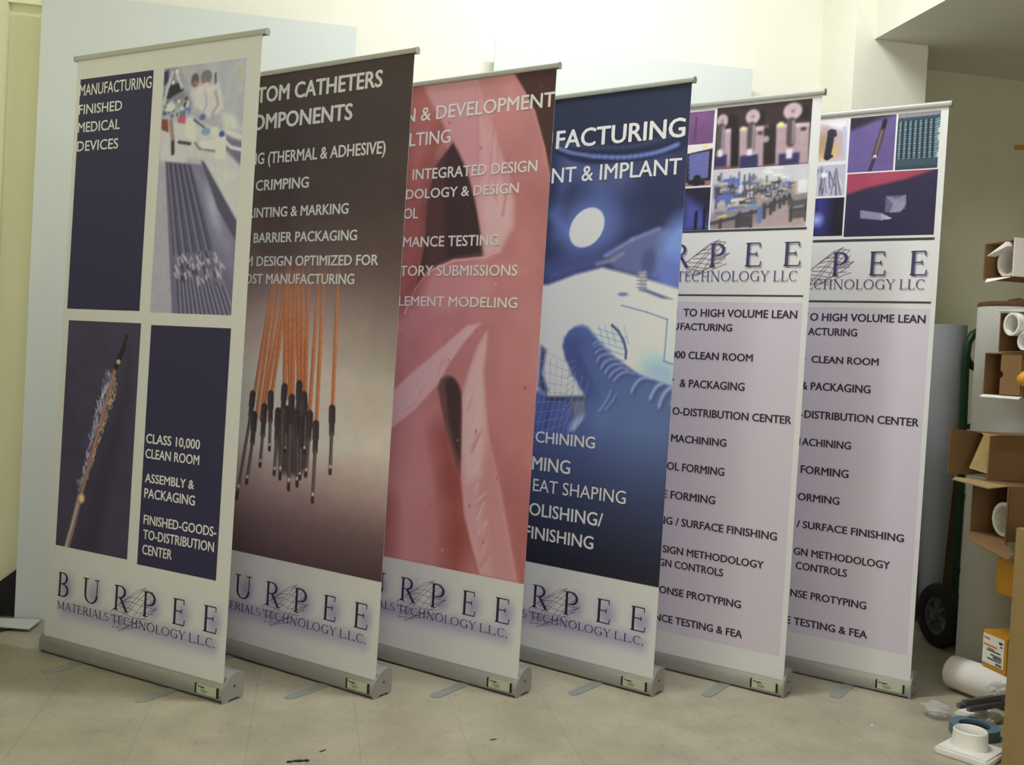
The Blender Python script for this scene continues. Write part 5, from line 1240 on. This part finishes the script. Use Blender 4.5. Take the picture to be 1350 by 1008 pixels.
# top shelf
r, (a, X1, Y0, Y1, Z1) = carton(2.10, 3.0, 2.70, 2.838, 1.4395, 1.556, 'topmost carton, brown inside and white outside, with paper sticking out', m=M_cardin)
flap(r, [(-.002, Y0-.002, .002), (.5, Y0-.002, .002), (.5, Y0-.002, Z1+.004), (-.002, Y0-.002, Z1+.004)], (0, -.003, 0), M_paper, 'white_side')
flap(r, [(0, Y0+.01, -.001), (-.03, Y0+.05, -.012), (-.012, Y1-.03, -.012), (0, Y1-.02, -.001)], (0, 0, .002), M_paper, 'white_bottom_flap')
core('paper_roll', 2.125, 2.95, 2.757, 1.4435+.0485, .048, .010, 'white roll inside the topmost carton', m=M_paper)
o = MB().prism([(2.088, 2.715, 1.535), (2.088, 2.722, 1.549), (2.090, 2.812, 1.512)], (.034, .002, .0)).build('paper_sheet', M_paper)
tag(o, 'folded white paper sheet sticking out of the topmost carton', 'paper')

# tall cardboard box in the right foreground
r = empty('tall_carton', (2.0, 2.25, 0)); tag(r, 'tall brown cardboard box standing in the right foreground', 'box')
MB().box(0, .45, -.30, .238, .0, .70, .003).build('carton_body', M_cardl, r)
MB().box(-.0012, .0, -.28, -.24, .0, .69).build('tape_strip', M_card, r)

# ---------------------------------------------------------------- things on the floor at the right
A, B = Vector((2.325, 3.168, .060)), Vector((2.43, 2.80, .060))
r = MB(); d = (B-A).normalized()
pts = [A+d*t for t in (0, .004, .42)]
o = r.tube(pts, [.054, .059, .059], 36).build('paper_roll', M_paper, smooth=True)
tag(o, 'white paper roll lying on the floor before the tall wrapped roll', 'roll')

# square white end plugs with a round neck
def plug(loc, rz, sx, sy, label, neck=.052, nh=.075):
    r = empty('end_plug', loc, rz); tag(r, label, 'plug', 'white plastic end plugs on the floor')
    MB().box(-sx/2, sx/2, -sy/2, sy/2, 0, .024, .006).build('plate', M_white, r)
    MB().lathe([(neck-.007, .022), (neck+.003, .022), (neck, .030), (neck-.002, nh-.003), (neck-.005, nh), (neck-.009, nh-.005), (neck-.009, .030)], (.006, .006, 0), 'z', 36).build('neck', M_white, r, smooth=True)
    return r
plug((1.974, 2.584, 0), .56, .155, .155, 'square white plastic plug with round neck in the bottom right corner', .050)
plug((2.205, 2.86, 0), .55, .115, .115, 'white plastic plug on the floor under the grey metal bars', .030, .052)

# roll of slate blue tape with a black core
r = empty('tape_roll', (2.10, 2.738, 0)); tag(r, 'slate blue tape roll with black core behind the white plug', 'tape')
MB().lathe([(.046, 0), (.074, 0), (.074, .032), (.046, .032)], seg=40).build('tape_ring', M_tape, r, smooth=True)
MB().lathe([(.0005, .0), (.046, .0), (.046, .022), (.0005, .022)], seg=36).build('tape_core', M_tire, r, smooth=True)

# grey bars bundled in a clear bag, resting on the second plug
BZ = .0525
def bar(y, z, x0, x1, label):
    o = MB().box(0, x1-x0, -.009, .009, 0, .016, .002)
    o.tube([(-.001, 0, .008), (.02, 0, .008)], .006, 10)
    o = o.build('metal_bar', M_steel); o.location = (x0, y, z); o.rotation_euler = (0, 0, .26)
    tag(o, label, 'bar', 'grey metal bars by the tall box'); return o
bar(2.792, BZ, 2.115, 2.32, 'lower front grey metal bar in the bundle by the tall box')
bar(2.822, BZ, 2.100, 2.30, 'rear grey metal bar in the bundle by the tall box')
bar(2.806, BZ+.0165, 2.105, 2.31, 'topmost grey metal bar in the bundle by the tall box')
g = bmesh.new(); bmesh.ops.create_icosphere(g, subdivisions=4, radius=1)
rr = np.random.RandomState(6)
for v in g.verts:
    n = math.sin(7*v.co.x+3*v.co.z)+math.sin(9*v.co.y+5*v.co.x)+math.sin(13*v.co.z+8*v.co.y)
    v.co *= 1+.05*n+.05*rr.randn()*0.25
me = bpy.data.meshes.new('plastic_bag'); g.to_mesh(me); g.free(); me.materials.append(M_film)
o = bpy.data.objects.new('plastic_bag', me); COL.objects.link(o); o.scale = (.042, .044, .023); o.location = (2.076, 2.897, .0245); o.rotation_euler = (0, 0, -.4)
tag(o, 'crumpled clear plastic bag on the floor beside the metal bars', 'bag')
o = MB().box(-.04, .04, -.026, .026, 0, .036, .014).build('clear_wrap', M_film); o.location = (2.265, 2.852, BZ+.034)
o.rotation_euler = (0, 0, .26); tag(o, 'clear plastic wrap around the rear ends of the metal bars', 'wrap')

# scraps on the tiles
def scrap(name, x, y, rz, pts, label, m):
    o = MB().prism([(a, b, .0005) for a, b in pts], (0, 0, .0018)).build(name, m); o.location = (x, y, 0); o.rotation_euler = (0, 0, rz); tag(o, label, 'scrap', 'dirt scraps on the floor'); return o
SCR_PTS = [(-.016, -.004), (-.004, -.007), (.003, -.002), (.016, -.007), (.022, .002), (.012, .007), (-.002, .002), (-.012, .006)]

scrap('paint_chip', -.002, 2.676, .15, SCR_PTS, 'largest dark flake on the floor at the bottom edge', M_dark)
scrap('paint_chip', .026, 2.679, -.1, [(a*.8, b*1.2) for a, b in SCR_PTS], 'dark flake right beside the largest one at the bottom edge', M_dark)
scrap('paint_chip', .078, 2.741, .7, [(-.012, -.001), (.010, -.002), (.013, .001), (-.008, .002)], 'thin dark sliver on the floor just above the two flakes', M_dark)
scrap('paint_chip', .565, 2.791, .1, [(-.011, -.002), (.004, -.003), (.012, .0), (.003, .003), (-.008, .002)], 'small dark flake on the floor in front of the pink banner', M_cardd)
scrap('paper_scrap', 2.100, 3.010, .3, [(-.007, -.003), (.005, -.004), (.008, .002), (-.003, .004)], 'tiny white paper scrap by the base of the rightmost banner', M_paper)
scrap('paper_scrap', 1.80, 2.83, .9, [(-.006, -.003), (.004, -.004), (.007, .002), (-.003, .003)], 'tiny pale paper scrap on the floor left of the bag', M_paper)
o = MB().box(-.09, .0, -.004, .0, -.022, .0, .001).build('yellow_sign', M_yel)
o.location = (3.333, 4.2145, 2.262); o.rotation_euler = (0, -.12, 0)
tag(o, 'small yellow sign on the shaded recess wall at the right edge', 'sign')
